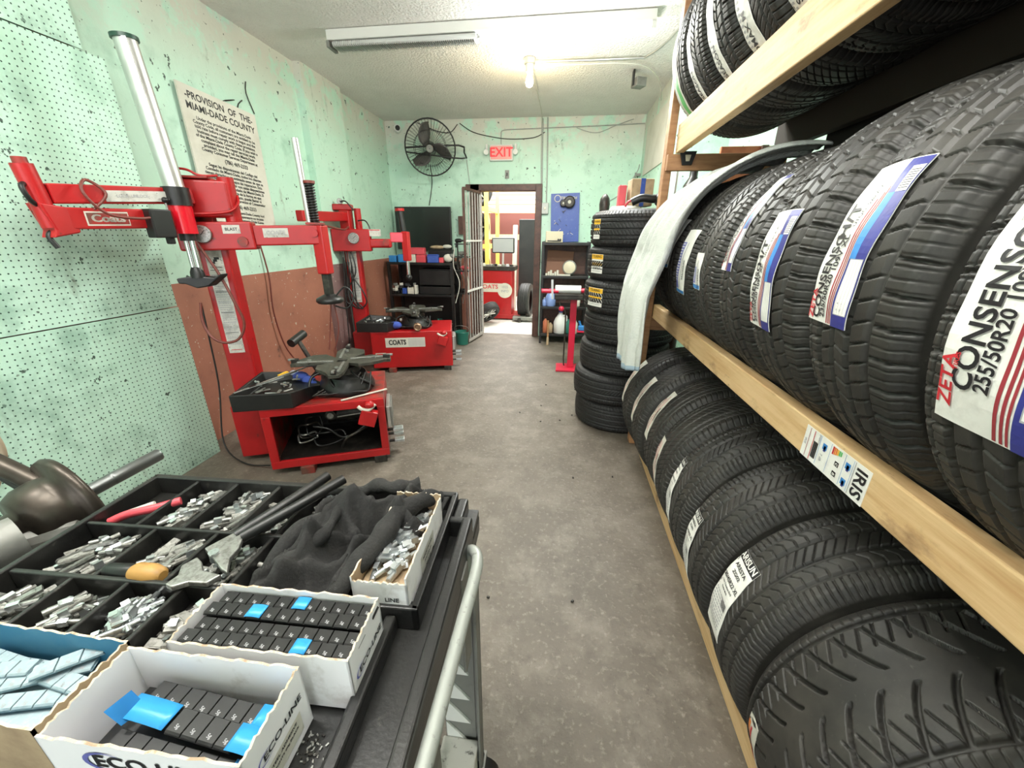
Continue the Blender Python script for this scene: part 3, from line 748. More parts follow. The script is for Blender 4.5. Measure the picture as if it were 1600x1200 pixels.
MB().bb(-.150, -.144, .50, .545, .62, .86, GREYM).build('handle_bracket', cart, bevel=.002); MB().bb(-.150, -.144, .30, .34, .62, .86, GREYM).build('handle_bracket', cart, bevel=.002)
for (x, y) in ((-.155, .60), (-.155, .12), (-.86, .60), (-.86, .12)):
    MB().bb(x - .016, x + .016, y - .003, y + .003, .12, .80, GREYM).bb(x + .010, x + .016, y - .03, y + .003, .12, .80, GREYM).build('leg', cart, bevel=.001)
    w_ = MB().cyl((x, y - .02, .055), (x, y + .02, .055), .053, BLK, 20).bb(x - .02, x + .02, y - .026, y + .026, .055, .118, GREYM).build('caster', cart)
# pierced side plate: pale triangles
mb = MB().bb(-.232, -.155, .594, .598, .10, .66, GREYM).build('side_plate', cart)
for k in range(6):
    z0 = .12 + .088 * k
    mb = MB().prism([(-.228, z0), (-.166, z0), (-.228, z0 + .082)], 'y', .588, .5935, WHITEP); mb.build('triangle_panel', cart, label='pale triangle on the grey side plate')
MB().bb(-.86, -.14, .08, .62, .10, .125, TRAY).build('lower_shelf', cart, bevel=.004)
t = thing('storage_box', 'dirty white box on the lower shelf of the cart', 'box', (-.19, .53, .126))
MB().bb(-.235, -.150, .44, .585, .126, .22, OFFW).build('box_body', t, bevel=.006); MB().bb(-.238, -.147, .437, .588, .222, .236, DIRTYW).build('lid', t, bevel=.004)

# compartments: (a0, a1, b0, b1, count, mats, words, kinds, angle)
comp = [(-.585, -.508, -.148, -.010, 22, 'zl', 'grey clip-on wheel weight heaped in the back row compartment right of the red pen-like tool', (0, 1, 2), .9),
        (-.492, -.408, -.148, -.010, 22, 'lz', 'long dull wheel weight in the back row compartment left of the cutter handles', (1, 0), .9),
        (-.392, -.320, -.148, -.010, 16, 'lz', 'small dull weight in the back row compartment right of the cutter handles', (0, 2, 1), .5),
        (-.304, -.213, -.140, -.010, 12, 'lz', 'dull weight in the back row compartment partly under the black cloth', (0, 2), .5),
        (-.680, -.565, -.258, -.162, 24, 'lz', 'grey wheel weight in the leftmost compartment of the middle row', (0, 1, 1), .8),
        (-.535, -.435, -.258, -.162, 20, 'lz', 'grey wheel weight in the compartment with the yellow-gripped tool', (0, 1), .9),
        (-.415, -.325, -.258, -.162, 14, 'lz', 'grey wheel weight in the compartment under the steel jaws of the cutter', (2, 3, 0), None),
        (-.305, -.220, -.258, -.162, 14, 'lz', 'grey wheel weight in the compartment beside the black cloth', (1, 0), None),
        (-.688, -.590, -.362, -.280, 16, 'lz', 'grey weight in the leftmost compartment of the front row', (0, 1), .9),
        (-.572, -.490, -.362, -.280, 20, 'zl', 'grey metal weight in the second compartment of the front row, left of the shiny heap', (1, 0, 0), .9),
        (-.472, -.395, -.362, -.282, 34, 'bbz', 'shiny zinc wheel weight in the brightest heap of the front row', (0, 2, 0), None),
        (-.375, -.300, -.362, -.280, 18, 'lz', 'dull lead weight in the front row compartment beside the long white box', (2, 1), None)]
for (a0, a1, b0, b1, n, ms, lab, kinds, ang) in comp:
    scatter(n, (a0 + .016, a1 - .016), (b0 + .014, b1 - .014), ZB, lab, lab.replace('wheel weight', 'weights'), mats=ms, frame=tf, kinds=kinds, ang=ang, sc_=.95, heap=.008, lift=.009)
# the rest of the heaps, too many to tell apart: one object
mb = MB()
for (a0, a1, b0, b1, n, ms, lab, kinds, ang) in comp:
    for i in range(46):
        a = rnd.uniform(a0 + .008, a1 - .008); bq = rnd.uniform(b0 + .008, b1 - .008); x, y = tf(a, bq)
        e = 1 - abs(2 * (a - a0) / (a1 - a0) - 1) ** 2 * .6
        R_ = Matrix.Rotation(rnd.uniform(0, 6.3) if ang is None else rnd.gauss(ang, .7), 3, 'Z') @ Matrix.Rotation(rnd.uniform(-.3, .3), 3, 'Y')
        mb.box((x, y, ZB + .004 + rnd.random() * .011 * e), (rnd.uniform(.014, .034), rnd.uniform(.006, .010), .0045), rnd.choice([LEAD, ZINC, LEAD, DARKM]), R_)
o = mb.build('loose_wheel_weights', None, bevel=.0008, seg=1, loc=(-.45, .5, ZB)); tag(o, 'lower layers of loose weights filling the compartments of the black tray', 'wheel weights', kind='stuff')
# red marker-like tool, long grey blade
x, y = tf(-.640, -.100)
o = thing('chalk_holder', 'red plastic tool lying in the back left compartment', 'tool', (x, y, .876))
MB().tube([(x - .045, y - .030, .874), (x - .02, y - .012, .882), (x + .02, y + .006, .886), (x + .055, y + .034, .888)], .0085, PINK, 10).build('grip', o)
MB().tube([(x - .03, y - .006, .880), (x + .01, y + .018, .889)], .005, OFFW, 8).build('chalk_stick', o)
# yellow handled screwdriver
a = tf(-.545, -.252); c = tf(-.44, -.252)
o = thing('screwdriver', 'stubby tool with worn yellow and black grip lying across the middle row', 'tool', (a[0], a[1], .885))
MB().lathe((a[0], a[1], .890), (c[0] - a[0], c[1] - a[1], -.0), [(0, .008), (.006, .012), (.055, .014), (.060, .012)], BLK, 16).build('grip', o)
MB().lathe((a[0] + .052, a[1], .892), (1, .0, 0), [(0, .012), (.008, .0165), (.035, .0175), (.052, .013), (.056, .008)], YHND, 16).build('grip_cap', o, label='yellow end cap')
# cutter / pincers
o = thing('wheel_weight_pliers', 'big weight pliers with two long black handles and grey steel jaws', 'pliers', (-.60, .48, .90))
MB().tube([(-.562, .500, .908), (-.520, .57, .922), (-.478, .665, .934)], .0105, BLK, 10, sub=6).build('handle', o)
MB().tube([(-.548, .497, .908), (-.490, .57, .924), (-.436, .655, .936)], .0105, BLK, 10, sub=6).build('handle', o)
def jaw(pts, z, th, nm):
    MB().prism(pts, 'z', z, z + th, ZINC).build(nm, o, bevel=.002)
jaw([(-.566, .505), (-.545, .500), (-.530, .470), (-.528, .448), (-.508, .420), (-.523, .425), (-.548, .440), (-.575, .455), (-.588, .462)], .903, .010, 'jaw')
jaw([(-.574, .440), (-.590, .448), (-.600, .428), (-.588, .410), (-.592, .392), (-.578, .388), (-.560, .400), (-.530, .402), (-.520, .420), (-.556, .424)], .897, .010, 'jaw')
MB().cyl((-.560, .452, .90), (-.560, .452, .918), .008, ZINCB, 14).build('pivot_bolt', o)

# black cloth / gloves heaped
def cloth():
    mb = MB(); n = 90; vs = []
    cx, cy = -.335, .515
    for i in range(n + 1):
        for j in range(n + 1):
            u = i / n * 2 - 1; v = j / n * 2 - 1
            an = math.atan2(v, u); rr = math.hypot(u, v)
            k = max(abs(u), abs(v)); sc_ = 1.0 + .16 * math.sin(an * 3 + .6) + .10 * math.sin(an * 5 + 2)
            x = cx + u * .105 * sc_ + .02 * v; y = cy + v * .115 * sc_ + .035 * u
            q1 = 1 - abs(math.sin(u * 4.2 + v * 2.1 + .6 * math.sin(v * 5))); q2 = 1 - abs(math.sin(v * 5.1 - u * 3.3 + .7 * math.sin(u * 4))); q3 = 1 - abs(math.sin(u * 9 + v * 7))
            h = .030 * (1 - k ** 2) + .026 * q1 ** 2 + .020 * q2 ** 2 + .006 * q3
            dip = math.exp(-((u - .15) ** 2 * 5 + (v + .15) ** 2 * 3)); h -= .060 * dip
            h += .020 * math.exp(-((rr - .55) ** 2) * 30)
            z = .905 + max(h, -.02 * 1) * 1.0
            if k > .93: z = .90 + .004 * math.sin(an * 9)
            vs.append((x, y, z))
    fs = [(i * (n + 1) + j, i * (n + 1) + j + 1, (i + 1) * (n + 1) + j + 1, (i + 1) * (n + 1) + j) for i in range(n) for j in range(n)]
    mb.add(vs, fs, GLOVE, True)
    t = thing('work_cloth', 'crumpled black work clothing bundled on the tray by the white clip box', 'cloth', (cx, cy, .90))
    o = mb.build('crumpled_fabric', t); md = o.modifiers.new('s', 'SOLIDIFY'); md.thickness = .004
    MB().tube([(-.445, .42, .905), (-.440, .455, .925), (-.432, .50, .935), (-.41, .53, .930)], lambda q: .013 + .006 * q, GLOVE, 12, sub=8).build('sleeve', t)
    MB().tube([(-.315, .40, .91), (-.300, .44, .930), (-.278, .49, .945), (-.272, .55, .945), (-.240, .60, .945), (-.215, .625, .935)], lambda q: .012 + .007 * math.sin(q * 3.1) + .002 * math.sin(q * 31), GLOVE, 12, sub=8).build('sleeve', t)
    MB().tube([(-.40, .62, .915), (-.36, .64, .935), (-.31, .635, .94), (-.27, .655, .938)], lambda q: .014 + .003 * math.sin(q * 20), GLOVE, 12, sub=8).build('sleeve', t)
    MB().tube([(-.43, .43, .925), (-.39, .45, .945), (-.375, .49, .95), (-.385, .55, .945)], lambda q: .010 + .003 * math.sin(q * 14), GLOVE, 12, sub=8).build('seam_fold', t)
cloth()

# open boxes ---------------------------------------------------------------
def open_box(x0, x1, y0, y1, z0, z1, rot, label, inner=CARD, outer=CARD, heights=(0, 0, 0, 0), th=.0026, edge=CARDE):
    """heights: extra height for the front, right, back, left walls"""
    cx, cy = (x0 + x1) / 2, (y0 + y1) / 2
    t = thing('cardboard_box', label, 'box', (cx, cy, z0), rot)
    R = Matrix.Rotation(rot, 3, 'Z'); C0 = Vector((cx, cy, 0)); dx, dy = (x1 - x0) / 2, (y1 - y0) / 2
    def W3(p): return tuple(C0 + R @ Vector(p))
    mb = MB().prism([(-dx, -dy), (dx, -dy), (dx, dy), (-dx, dy)], 'z', z0, z0 + th, outer, T=W3); mb.build('box_bottom', t)
    names = ['front_panel', 'end_panel', 'back_panel', 'end_panel']
    for k, (p, q) in enumerate((((-dx, -dy), (dx, -dy)), ((dx, -dy), (dx, dy)), ((dx, dy), (-dx, dy)), ((-dx, dy), (-dx, -dy)))):
        mb = MB(); n = 24; vs = []; d = Vector((q[0] - p[0], q[1] - p[1])); L = d.length; d.normalize(); nrm = Vector((-d.y, d.x))
        for i in range(n + 1):
            s_ = i / n * L; top = z1 + heights[k] + (.0016 * math.sin(i * 2.3 + k) + .0012 * math.sin(i * 5.1 + k * 2)) * (1 if 0 < i < n else 0)
            for (off, z) in ((0, z0 + th), (0, top), (th, top), (th, z0 + th)):
                P = Vector(p) + d * s_ + nrm * off; vs.append(W3((P.x, P.y, z)))
        fo = [(i * 4, i * 4 + 4, i * 4 + 5, i * 4 + 1) for i in range(n)]; ft = [(i * 4 + 1, i * 4 + 5, i * 4 + 6, i * 4 + 2) for i in range(n)]; fi = [(i * 4 + 2, i * 4 + 6, i * 4 + 7, i * 4 + 3) for i in range(n)]
        mb.add(vs, fo, outer); mb.add(vs, ft, edge); mb.add(vs, fi, inner); mb.add(vs, [(0, 1, 2, 3), (n * 4, n * 4 + 3, n * 4 + 2, n * 4 + 1)], outer)
        mb.build(names[k], t, recalc=False)
    def Tf(x, y, h=0): return Vector(W3((x, -dy - h, (z0 + z1) / 2 + y)))
    def Tr(x, y, h=0): return Vector(W3((dx + h, x, (z0 + z1) / 2 + y)))
    return t, Tf, Tr, W3, dx, dy
# adhesive weight strip along +x
def strip(x, y, z, n, rot, label, group, seg=.0205, w=.019, tape=None, mm=None, tz=.0045, curl=False):
    mm = mm or BLK
    R = Matrix.Rotation(rot, 3, 'Z')
    t = thing('adhesive_weight_strip', label, 'wheel weight strip', (x, y, z), rot, group)
    def W3(p): v = R @ Vector(p); return Vector((x + v.x, y + v.y, z + v.z))
    mb = MB(); mb.prism([(0, -w / 2), (n * seg, -w / 2), (n * seg, w / 2), (0, w / 2)], 'z', 0, .0012, mm, T=W3); mb.build('backing', t)
    mb = MB()
    for k in range(n):
        xa, xb = k * seg + .0007, (k + 1) * seg - .0007
        poly = [(-w / 2, .0012), (w / 2, .0012), (w / 2 - .0012, tz), (-w / 2 + .0022, tz), (-w / 2, .003)]
        mb.prism(poly, 'x', xa, xb, mm, T=W3)
    mb.build('weight_segments', t, bevel=.0004, seg=1)
    mb = MB()
    for k in range(n):
        mb.text('5g', lambda a, b, k=k: W3(((k + .5) * seg + a, -w * .22 + b, tz + .0003)), .0055, INKG)
    mb.build('embossed_numbers', t, recalc=False)
    if tape:
        for (x0, x1) in tape:
            b2 = MB(); vs = []
            nn = 8
            for i in range(nn + 1):
                q = i / nn; xx = x0 + (x1 - x0) * q; zz = tz + .001 + (curl * .012 * q * q if curl else .0012 * math.sin(q * 3))
                for yy in (-w / 2, w / 2): vs.append(W3((xx, yy, zz)))
            b2.add(vs, [(2 * i, 2 * i + 2, 2 * i + 3, 2 * i + 1) for i in range(nn)], BLUET, True)
            o = b2.build('release_tape', t, label='bright blue release tape'); md = o.modifiers.new('s', 'SOLIDIFY'); md.thickness = .0007
    return t
def eco(Tf, W_, Hh, parent, y=0.0, x=0.0, size=.030, tick=True):
    it = [('t', 'ECO-LINE', x + .006, y, size, INK, 0, 1.12)]
    m = MB()
    for i in range(len(it)):
        _, tx, px, py, sz, mt_, rot, sx = it[i]; m.text(tx, lambda a, b: Tf(px + a, py + b, .0008), sz, mt_, sx=sx)
    # swoosh round the E
    def arc(r0, r1, a0, a1, ox, oy, n=16):
        vs = []
        for k in range(n + 1):
            a = a0 + (a1 - a0) * k / n; q = math.sin(PI * k / n)
            vs.append(Tf(ox + r0 * math.cos(a) * 1.7, oy + r0 * math.sin(a), .0009)); vs.append(Tf(ox + (r0 + (r1 - r0) * q) * math.cos(a) * 1.7, oy + (r0 + (r1 - r0) * q) * math.sin(a), .0009))
        m.add(vs, [(2 * k, 2 * k + 2, 2 * k + 3, 2 * k + 1) for k in range(n)], INKP)
    s = size
    arc(.52 * s, .66 * s, math.radians(50), math.radians(310), x - 1.55 * s, y)
    m.build('printed_logo', parent, recalc=False, label='dark ECO-LINE lettering')
# box with four rows of black strips
bx, Tf, Tr, W3, dx, dy = open_box(-.462, -.228, .286, .374, .861, .950, math.radians(1.5), 'white box holding four full rows of black adhesive weights, dotted with blue tape')
eco(lambda x, y, h=0: Tr(x, y, h), .08, .05, bx, size=.013)
rows = [(.358, 'back row', [(.108, .128)]), (.338, 'second row', [(.060, .082)]), (.318, 'third row', None), (.2985, 'front row', [(.150, .170)])]
for k, (yy, nm, tp) in enumerate(rows):
    for lz in (0, 1):
        if lz == 0: continue
        strip(-.456 + (.0 if k % 2 else .004), yy, .937 + .003 * (k % 2), 11, math.radians(1.2), 'black adhesive weight strip forming the %s of the full white box' % nm, 'adhesive strips in the full white box', tape=tp, seg=.0204, w=.0185)
f = MB().bb(-.455, -.236, .292, .366, .866, .9355, BLK).build('packed_weight_strips', None, loc=(-.345, .33, .866)); tag(f, 'layers of black strips packed beneath the top rows in the full white box', 'wheel weight strips', kind='stuff')
# ECO-LINE box in front
bx, Tf, Tr, W3, dx, dy = open_box(-.494, -.276, .180, .272, .861, .955, math.radians(1.0), 'white ECO-LINE box nearest the camera with three part-used rows of strips')
eco(Tf, .2, .05, bx, y=.022, x=.005, size=.026); eco(lambda x, y, h=0: Tr(x, y, h), .08, .05, bx, size=.0125, y=.012)
m = MB(); sheet(m, lambda x, y, h=0: Tr(x, y, .0006), -.03, .03, -.035, -.005, OFFW); m.text('STEEL ADHESIVE', lambda a, b: Tr(a, -.012 + b, .001), .006, INK); m.text('WEIGHTS 60g BLACK', lambda a, b: Tr(a, -.02 + b, .001), .005, INK); m.build('box_label', bx, recalc=False)
g = 'adhesive strips in the front ECO-LINE box'
strip(-.452, .250, .912, 8, math.radians(-4), 'back black strip with a curling blue tape end in the front ECO-LINE box', g, seg=.0210, w=.024, tape=[(.140, .172)], curl=1.0)
strip(-.400, .226, .914, 4, math.radians(-5), 'middle black strip with blue tape at both ends in the front ECO-LINE box', g, seg=.0210, w=.025, tape=[(-.062, -.002), (.078, .108)])
strip(-.462, .205, .900, 8, math.radians(-4), 'lowest front black strip ending in blue tape in the front ECO-LINE box', g, seg=.0215, w=.026, tape=[(.150, .178)])
f = MB().bb(-.478, -.290, .192, .262, .866, .897, BLK).build('packed_weight_strips', None, loc=(-.38, .23, .866)); tag(f, 'dark layer of strips at the bottom of the front ECO-LINE box', 'wheel weight strips', kind='stuff')
o = MB(); o.prism([(-.470, .215), (-.452, .213), (-.446, .236), (-.466, .240)], 'z', 0, .001, BLUET, T=lambda v: (v[0] - .010 * 0, v[1], .917 + (-.452 - v[0]) * .9))
o = o.build('release_tape_scrap', None, loc=(-.46, .225, .92)); tag(o, 'loose blue tape scrap standing up at the left end of the ECO-LINE box', 'tape')
# blue lined box on the left with silver strips
bx, Tf, Tr, W3, dx, dy = open_box(-.735, -.502, .182, .276, .861, .955, math.radians(0), 'kraft edged box lined in blue, left of the ECO-LINE box', inner=CARDB, outer=CARDK)
SIL = mat('pale_coated_steel', (0.33, 0.42, 0.45), 0.45, .3, (200, (0.42, 0.50, 0.53), .5, .7))
g = 'silver strips in the blue lined box'
for k, (x, y, z, n, a, lab) in enumerate(((-.70, .258, .918, 8, -6, 'silver weight strip along the back of the blue lined box'), (-.700, .232, .922, 4, 12, 'short silver strip tilted in the middle of the blue lined box'),
                          (-.650, .222, .918, 5, 24, 'silver strip pointing up and right in the blue lined box'), (-.66, .205, .912, 6, 14, 'silver strip near the front of the blue lined box'), (-.60, .24, .928, 3, 38, 'short silver strip lying crosswise on top in the blue lined box'))):
    strip(x, y, z, n, math.radians(a), lab, g, seg=.022, w=.020, mm=SIL)
f = MB().bb(-.728, -.510, .190, .268, .866, .908, SIL).build('packed_weight_strips', None, loc=(-.62, .23, .866)); tag(f, 'layer of silver strips at the bottom of the blue lined box', 'wheel weight strips', kind='stuff')
o = MB(); o.bar((-.56, .13, .93), (-.462, .125, .985), .05, .004, CARDK); o = o.build('cardboard_flap', None, loc=(-.51, .13, .95))
bpy.data.objects.remove(o)
# narrow white box with clips, turned
bx, Tf, Tr, W3, dx, dy = open_box(-.291, -.205, .408, .602, .861, .952, math.radians(1.5), 'narrow white box with torn kraft inside holding bright clips', inner=CARDK, heights=(-.012, .0, .006, -.004))
m = MB(); sheet(m, lambda x, y, h=0: Tr(x, y, .0006), -.035, .035, -.02, .022, DIRTYW)
for k, tt in enumerate(('MADE IN USA', 'P/N 100-25', 'QTY 25')): m.text(tt, lambda a, b, k=k: Tr(a, .012 - .011 * k + b, .001), .008, INK)
m.build('box_label', bx, recalc=False); m = MB(); m.text('LINE', lambda a, b: Tf(.018 + a, .002 + b, .001), .011, INK); m.build('printed_word', bx, recalc=False)
f = MB().bb(-.284, -.212, .415, .595, .866, .915, CARDK).build('box_insert', bx)
scatter(40, (-.270, -.226), (.43, .575), .916, 'bright zinc clip weight in the narrow white box', 'bright clips in the narrow white box', mats='b', heap=.007, kinds=(0, 2, 0), sc_=.95, ang=1.0)
# metal crumbs on the flat shelf
m = MB()
for k in range(60):
    x = rnd.gauss(-.262, .010); y = rnd.gauss(.245, .010); s_ = rnd.uniform(.0006, .0022)
    m.box((x, y, .8585 + s_ / 2), (s_ * 2, s_, s_), ZINC if k % 3 else DARKM, Matrix.Rotation(rnd.uniform(0, 3), 3, 'Z'))
o = m.build('metal_crumbs', None, loc=(-.262, .245, .858)); tag(o, 'small patch of metal crumbs on the flat front shelf of the cart', 'metal crumbs', kind='stuff')

# ------------------------------------------------------------------ wheel balancer at the left edge
bal = thing('wheel_balancer', 'dark wheel balancer shaft with bell flange and threaded rod, left of the cart', 'wheel balancer', (-1.25, .55, 0))
A0 = Vector((-1.085, .520, .848)); AX = Vector((.045, .185, .022)).normalized()
MB().lathe(A0 - AX * .06, AX, [(0, .028), (.03, .034), (.062, .038), (.064, .062), (.085, .074), (.115, .078), (.135, .074), (.137, .105), (.150, .109), (.158, .104), (.16, .04)], BRONZE, 40).build('bell_flange', bal)
mb = MB(); pr = []
for k in range(40): pr += [(.05 + k * .0028, .0145), (.0514 + k * .0028, .016)]
pr += [(.165, .016), (.262, .016), (.265, .014)]
mb.lathe(A0, AX, pr, mat('dull_steel_shaft', (.16, .17, .165), .35, .8), 20).build('threaded_shaft', bal)
MB().cyl((-1.06, .60, .865), (-1.60, .58, 1.17), .019, BRONZE, 18).build('hood_arm', bal)
mb = MB(); mb.prism([(-1.75, 0.02), (-1.0, .02), (-1.0, .66), (-1.05, .80), (-1.75, .80)], 'y', .05, .50, GREYM); mb.build('cabinet', bal, bevel=.02)
MB().bar((-1.33, .30, .815), (-1.03, .60, .83), .15, .05, GREYM).build('shaft_housing', bal, bevel=.02)
MB().tube([(-1.12, .22, .82), (-1.06, .40, .855), (-1.03, .49, .86)], .045, GREYM, 14).build('front_fairing', bal)
MB().bar((-1.30, .40, .86), (-1.16, .47, .885), .02, .012, ALU).build('slide_gauge', bal, bevel=.004)
o = MB().tube([(-1.9, .55, 1.10), (-1.50, .58, 1.08), (-1.36, .60, 1.02), (-1.30, .62, .92), (-1.22, .62, .86), (-1.16, .60, .85)], .008, RUBBERH, 8, sub=8).build('power_cable', None, loc=(-1.36, .6, 1.0)); tag(o, 'black cable arching down to the wheel balancer flange', 'cable')
o = MB().tube([(-1.42, .66, 1.06), (-1.36, .68, 1.0), (-1.36, .69, .9), (-1.44, .68, .78)], .006, mat('pale_hose', (0.50, 0.40, 0.28), .6), 8, sub=8).build('air_hose', None, loc=(-1.36, .68, 1.0)); tag(o, 'pale thin hose curving behind the wheel balancer cable', 'hose')

# ------------------------------------------------------------------ tyre changers
def changer(idx, FL, ang, L, label, closed):
    D, HT = .58, .455
    root = thing('tyre_changer', label, 'tyre changer', (FL[0], FL[1], 0), ang, 'red tyre changers by the left wall')
    ca, sa = math.cos(ang), math.sin(ang)
    def P(u, v, z): return Vector((FL[0] + u * ca - v * sa, FL[1] + u * sa + v * ca, z))
    R = Matrix.Rotation(ang, 3, 'Z')
    def bx(mb, u0, u1, v0, v1, z0, z1, m): return mb.box(P((u0 + u1) / 2, (v0 + v1) / 2, (z0 + z1) / 2), (u1 - u0, v1 - v0, z1 - z0), m, R)
    # cabinet shell
    if closed:
        mb = MB(); bx(mb, 0, L, 0, D, .05, HT, RED); cb = mb.build('cabinet', root, bevel=.008)
    else:
        mb = MB(); t_ = .05
        bx(mb, 0, L, 0, .02, .05, .05 + t_, RED); bx(mb, 0, L, 0, .02, HT - t_, HT, RED); bx(mb, 0, t_, 0, .02, .05 + t_, HT - t_, RED); bx(mb, L - .045, L, 0, .02, .05 + t_, HT - t_, RED)
        cb = mb.build('cabinet', root, bevel=.003)
        mb = MB(); bx(mb, 0, .012, .02, D, .05, HT - .012, REDD); bx(mb, L - .012, L, .02, D, .05, HT - .012, REDD); bx(mb, 0, L, D - .012, D, .05, HT - .012, BLK); bx(mb, .012, L - .012, .02, D - .012, .05, .062, DARKM)
        mb.build('side_and_back_panels', root)
        mb = MB(); bx(mb, 0, L, .02, D, HT - .012, HT, REDD); mb.build('top_plate', root, bevel=.003)
        mb = MB(); q = [P(.16 + .0 * k, 0, 0) for k in range(1)]
        for k, (cu, cz, r1, r2, m_) in enumerate(((.22, .24, .07, .05, DARKM), (.25, .27, .05, .07, BLK), (.33, .17, .10, .05, BLK), (.20, .19, .06, .03, ZINC))):
            pts = [P(cu + r1 * math.cos(a * PI / 4), .12 + .03 * math.sin(a * 2.1), cz + r2 * math.sin(a * PI / 4)) for a in range(8)]
            MB().tube(pts, .006, m_, 8, closed=True).build('hose', root)
        MB().tube([P(.25, .1, .27), P(.34, .08, .25), (P(.42, .08, .18)), P(.52, .1, .21), P(.60, .12, .27)], .007, BLK, 8).build('hose', root)
        MB().tube([P(.40, .1, .10), P(.44, .08, .17), P(.52, .08, .21), P(.57, .12, .22)], .009, DARKM, 8).build('hose', root)
        MB().cyl(P(.36, .10, .335), P(.36, .16, .335), .032, DARKM, 20).cyl(P(.36, .09, .335), P(.36, .10, .335), .02, ZINC, 16).build('pulley', root)
        MB().cyl(P(.40, .10, .32), P(.62, .08, .345), .006, ZINC, 10).build('piston_rod', root)
        MB().cyl(P(.30, .35, .25), P(.62, .35, .25), .07, DARKM, 20).build('gearbox', root)
    for (u0, u1, v0, v1, m_) in ((.16, .24, -.02, .06, REDD), (L - .10, L - .02, 0, .06, DARKM), (.02, .10, D - .08, D, DARKM), (L - .10, L - .02, D - .08, D, DARKM)):
        mb = MB(); bx(mb, u0, u1, v0, v1, 0, .052, m_); mb.build('mounting_foot', root, bevel=.004)
    # lube bottle holder hanging at the front right corner
    mb = MB(); c = P(L - .10, -.035, HT - .10); mb.box(c, (.10, .06, .10), RED, R @ Matrix.Rotation(.35, 3, 'Y')); mb.build('lubricant_holder', root, bevel=.006)
    mb = MB(); mb.tube([P(L - .15, -.04, HT - .02), P(L - .13, -.05, HT - .035), P(L - .09, -.05, HT - .045), P(L - .05, -.04, HT - .015)], .011, OFFW, 10)
    mb.lathe(P(L - .09, -.035, HT - .035), R @ Vector((.35, 0, 1)), [(0, .02), (.02, .034), (.035, .028), (.045, .0)], RED, 16); mb.build('lubricant_brush', root)
    # pedals at the right end
    for k, z in enumerate((.20, .155, .085)):
        mb = MB(); bx(mb, L, L + .045, .06 + .03 * k, .085 + .03 * k, z - .006, z + .006, DARKM); bx(mb, L + .035, L + .10, .05 + .03 * k, .10 + .03 * k, z - .009, z + .012, ZINCB); mb.build('pedal', root, bevel=.003)
    mb = MB()
    for k in range(7): bx(mb, L + .028, L + .042, .05 + .030 * k, .076 + .030 * k, .235, .375, GREYM)
    bx(mb, L + .006, L + .028, .04, .28, .23, .38, ALU); mb.build('bead_breaker_pad', root, bevel=.003, label='ribbed grey metal pad')
    # column
    cu, cv = -.158, .425
    mb = MB(); bx(mb, cu - .075, cu + .075, cv - .07, cv + .07, .04, 1.42, RED); mb.build('column', root, bevel=.012, seg=3)
    mb = MB(); bx(mb, -.235, .01, .24, .54, .04, .40, RED); mb.build('column_base', root, bevel=.006)
    # long white decal on the column
    fx = cv - .0715
    def Tc(x, y, h=0): return P(cu + x, fx - h, 1.03 + y)
    it = []
    for k in range(15):
        it.append(('r', -.034, .034, .19 - .031 * k, .193 - .031 * k, INK if k % 4 == 0 else INKG))
    it += [('t', 'CAUTION', 0, .207, .013, INK, 0), ('r', -.030, .030, -.292, -.288, INKR)]
    it += body_lines(-.034, .034, -.26, .17, 34, INKG, seed=idx + 11)
    for k in range(4): it.append(('r', -.02 + .006 * k, -.012 + .012 * k, .215 + .012 * k, .228 + .012 * k, INK))
    decal('warning_decal', Tc, .085, .62, DIRTYW, it, root, 2, 8, label='long worn white warning decal')
    # turntable
    tc = (.45, .30)
    mb = MB(); mb.lathe(P(*tc, HT), (0, 0, 1), [(0, .19), (.02, .19), (.03, .15), (.10, .14), (.14, .10), (.15, .10)], DARKM, 32); tt = mb.build('turntable', root)
    mb = MB(); mb.lathe(P(*tc, HT + .12), (0, 0, 1), [(0, .06), (.035, .07), (.05, .03)], DARKM, 20); mb.build('centre_hub', root)
    for k in range(4):
        a = .35 + k * PI / 2; d = Vector((math.cos(a), math.sin(a), 0)); n_ = Vector((-d.y, d.x, 0)); o0 = P(*tc, HT + .155)
        poly = [(.03, -.05), (.12, -.13), (.20, -.12), (.27, -.05), (.31, -.03), (.31, .03), (.27, .05), (.18, .06), (.03, .05)]
        mb = MB(); mb.prism(poly, 'z', 0, .022, OLIVE, T=lambda v: o0 + d * v[0] + n_ * v[1] + Vector((0, 0, v[2] + .02 * math.sin(v[0] * 9))))
        e = o0 + d * .285 + Vector((0, 0, .03)); mb.box(e, (.045, .03, .05), DARKM, Matrix.Rotation(a, 3, 'Z')); mb.box(e + d * .02 + Vector((0, 0, .02)), (.04, .018, .014), ZINC, Matrix.Rotation(a, 3, 'Z'))
        mb.cyl(o0 + d * .20 + Vector((0, 0, .02)), o0 + d * .20 + Vector((0, 0, .045)), .013, ZINC, 12)
        mb.build('clamp_jaw', root, bevel=.003)
        MB().bar(o0 + d * .05 + n_ * .02 + Vector((0, 0, .03)), o0 + d * .27 + n_ * .02 + Vector((0, 0, .035)), .016, .012, ZINC).build('jaw_slide', root, bevel=.002)
    for k in range(3):
        pts = [P(tc[0] - .10 + .05 * k, tc[1] - .16, HT + .05), P(tc[0] - .17 + .03 * k, tc[1] - .20, HT + .02), P(tc[0] - .12 + .10 * k, tc[1] - .22, HT + .035), P(tc[0] + .02 + .07 * k, tc[1] - .19, HT + .03), P(tc[0] + .12 + .03 * k, tc[1] - .13, HT + .13)]
        MB().tube(pts, .006, BLK if k else DARKM, 8).build('hose', root)
    mb = MB(); mb.lathe(P(tc[0] + .02, tc[1] - .06, HT + .004), (.1, -.1, 1), [(0, .15), (.03, .17), (.06, .165), (.09, .13), (.12, .12)], BLK, 24); mb.build('rubber_boot', root)
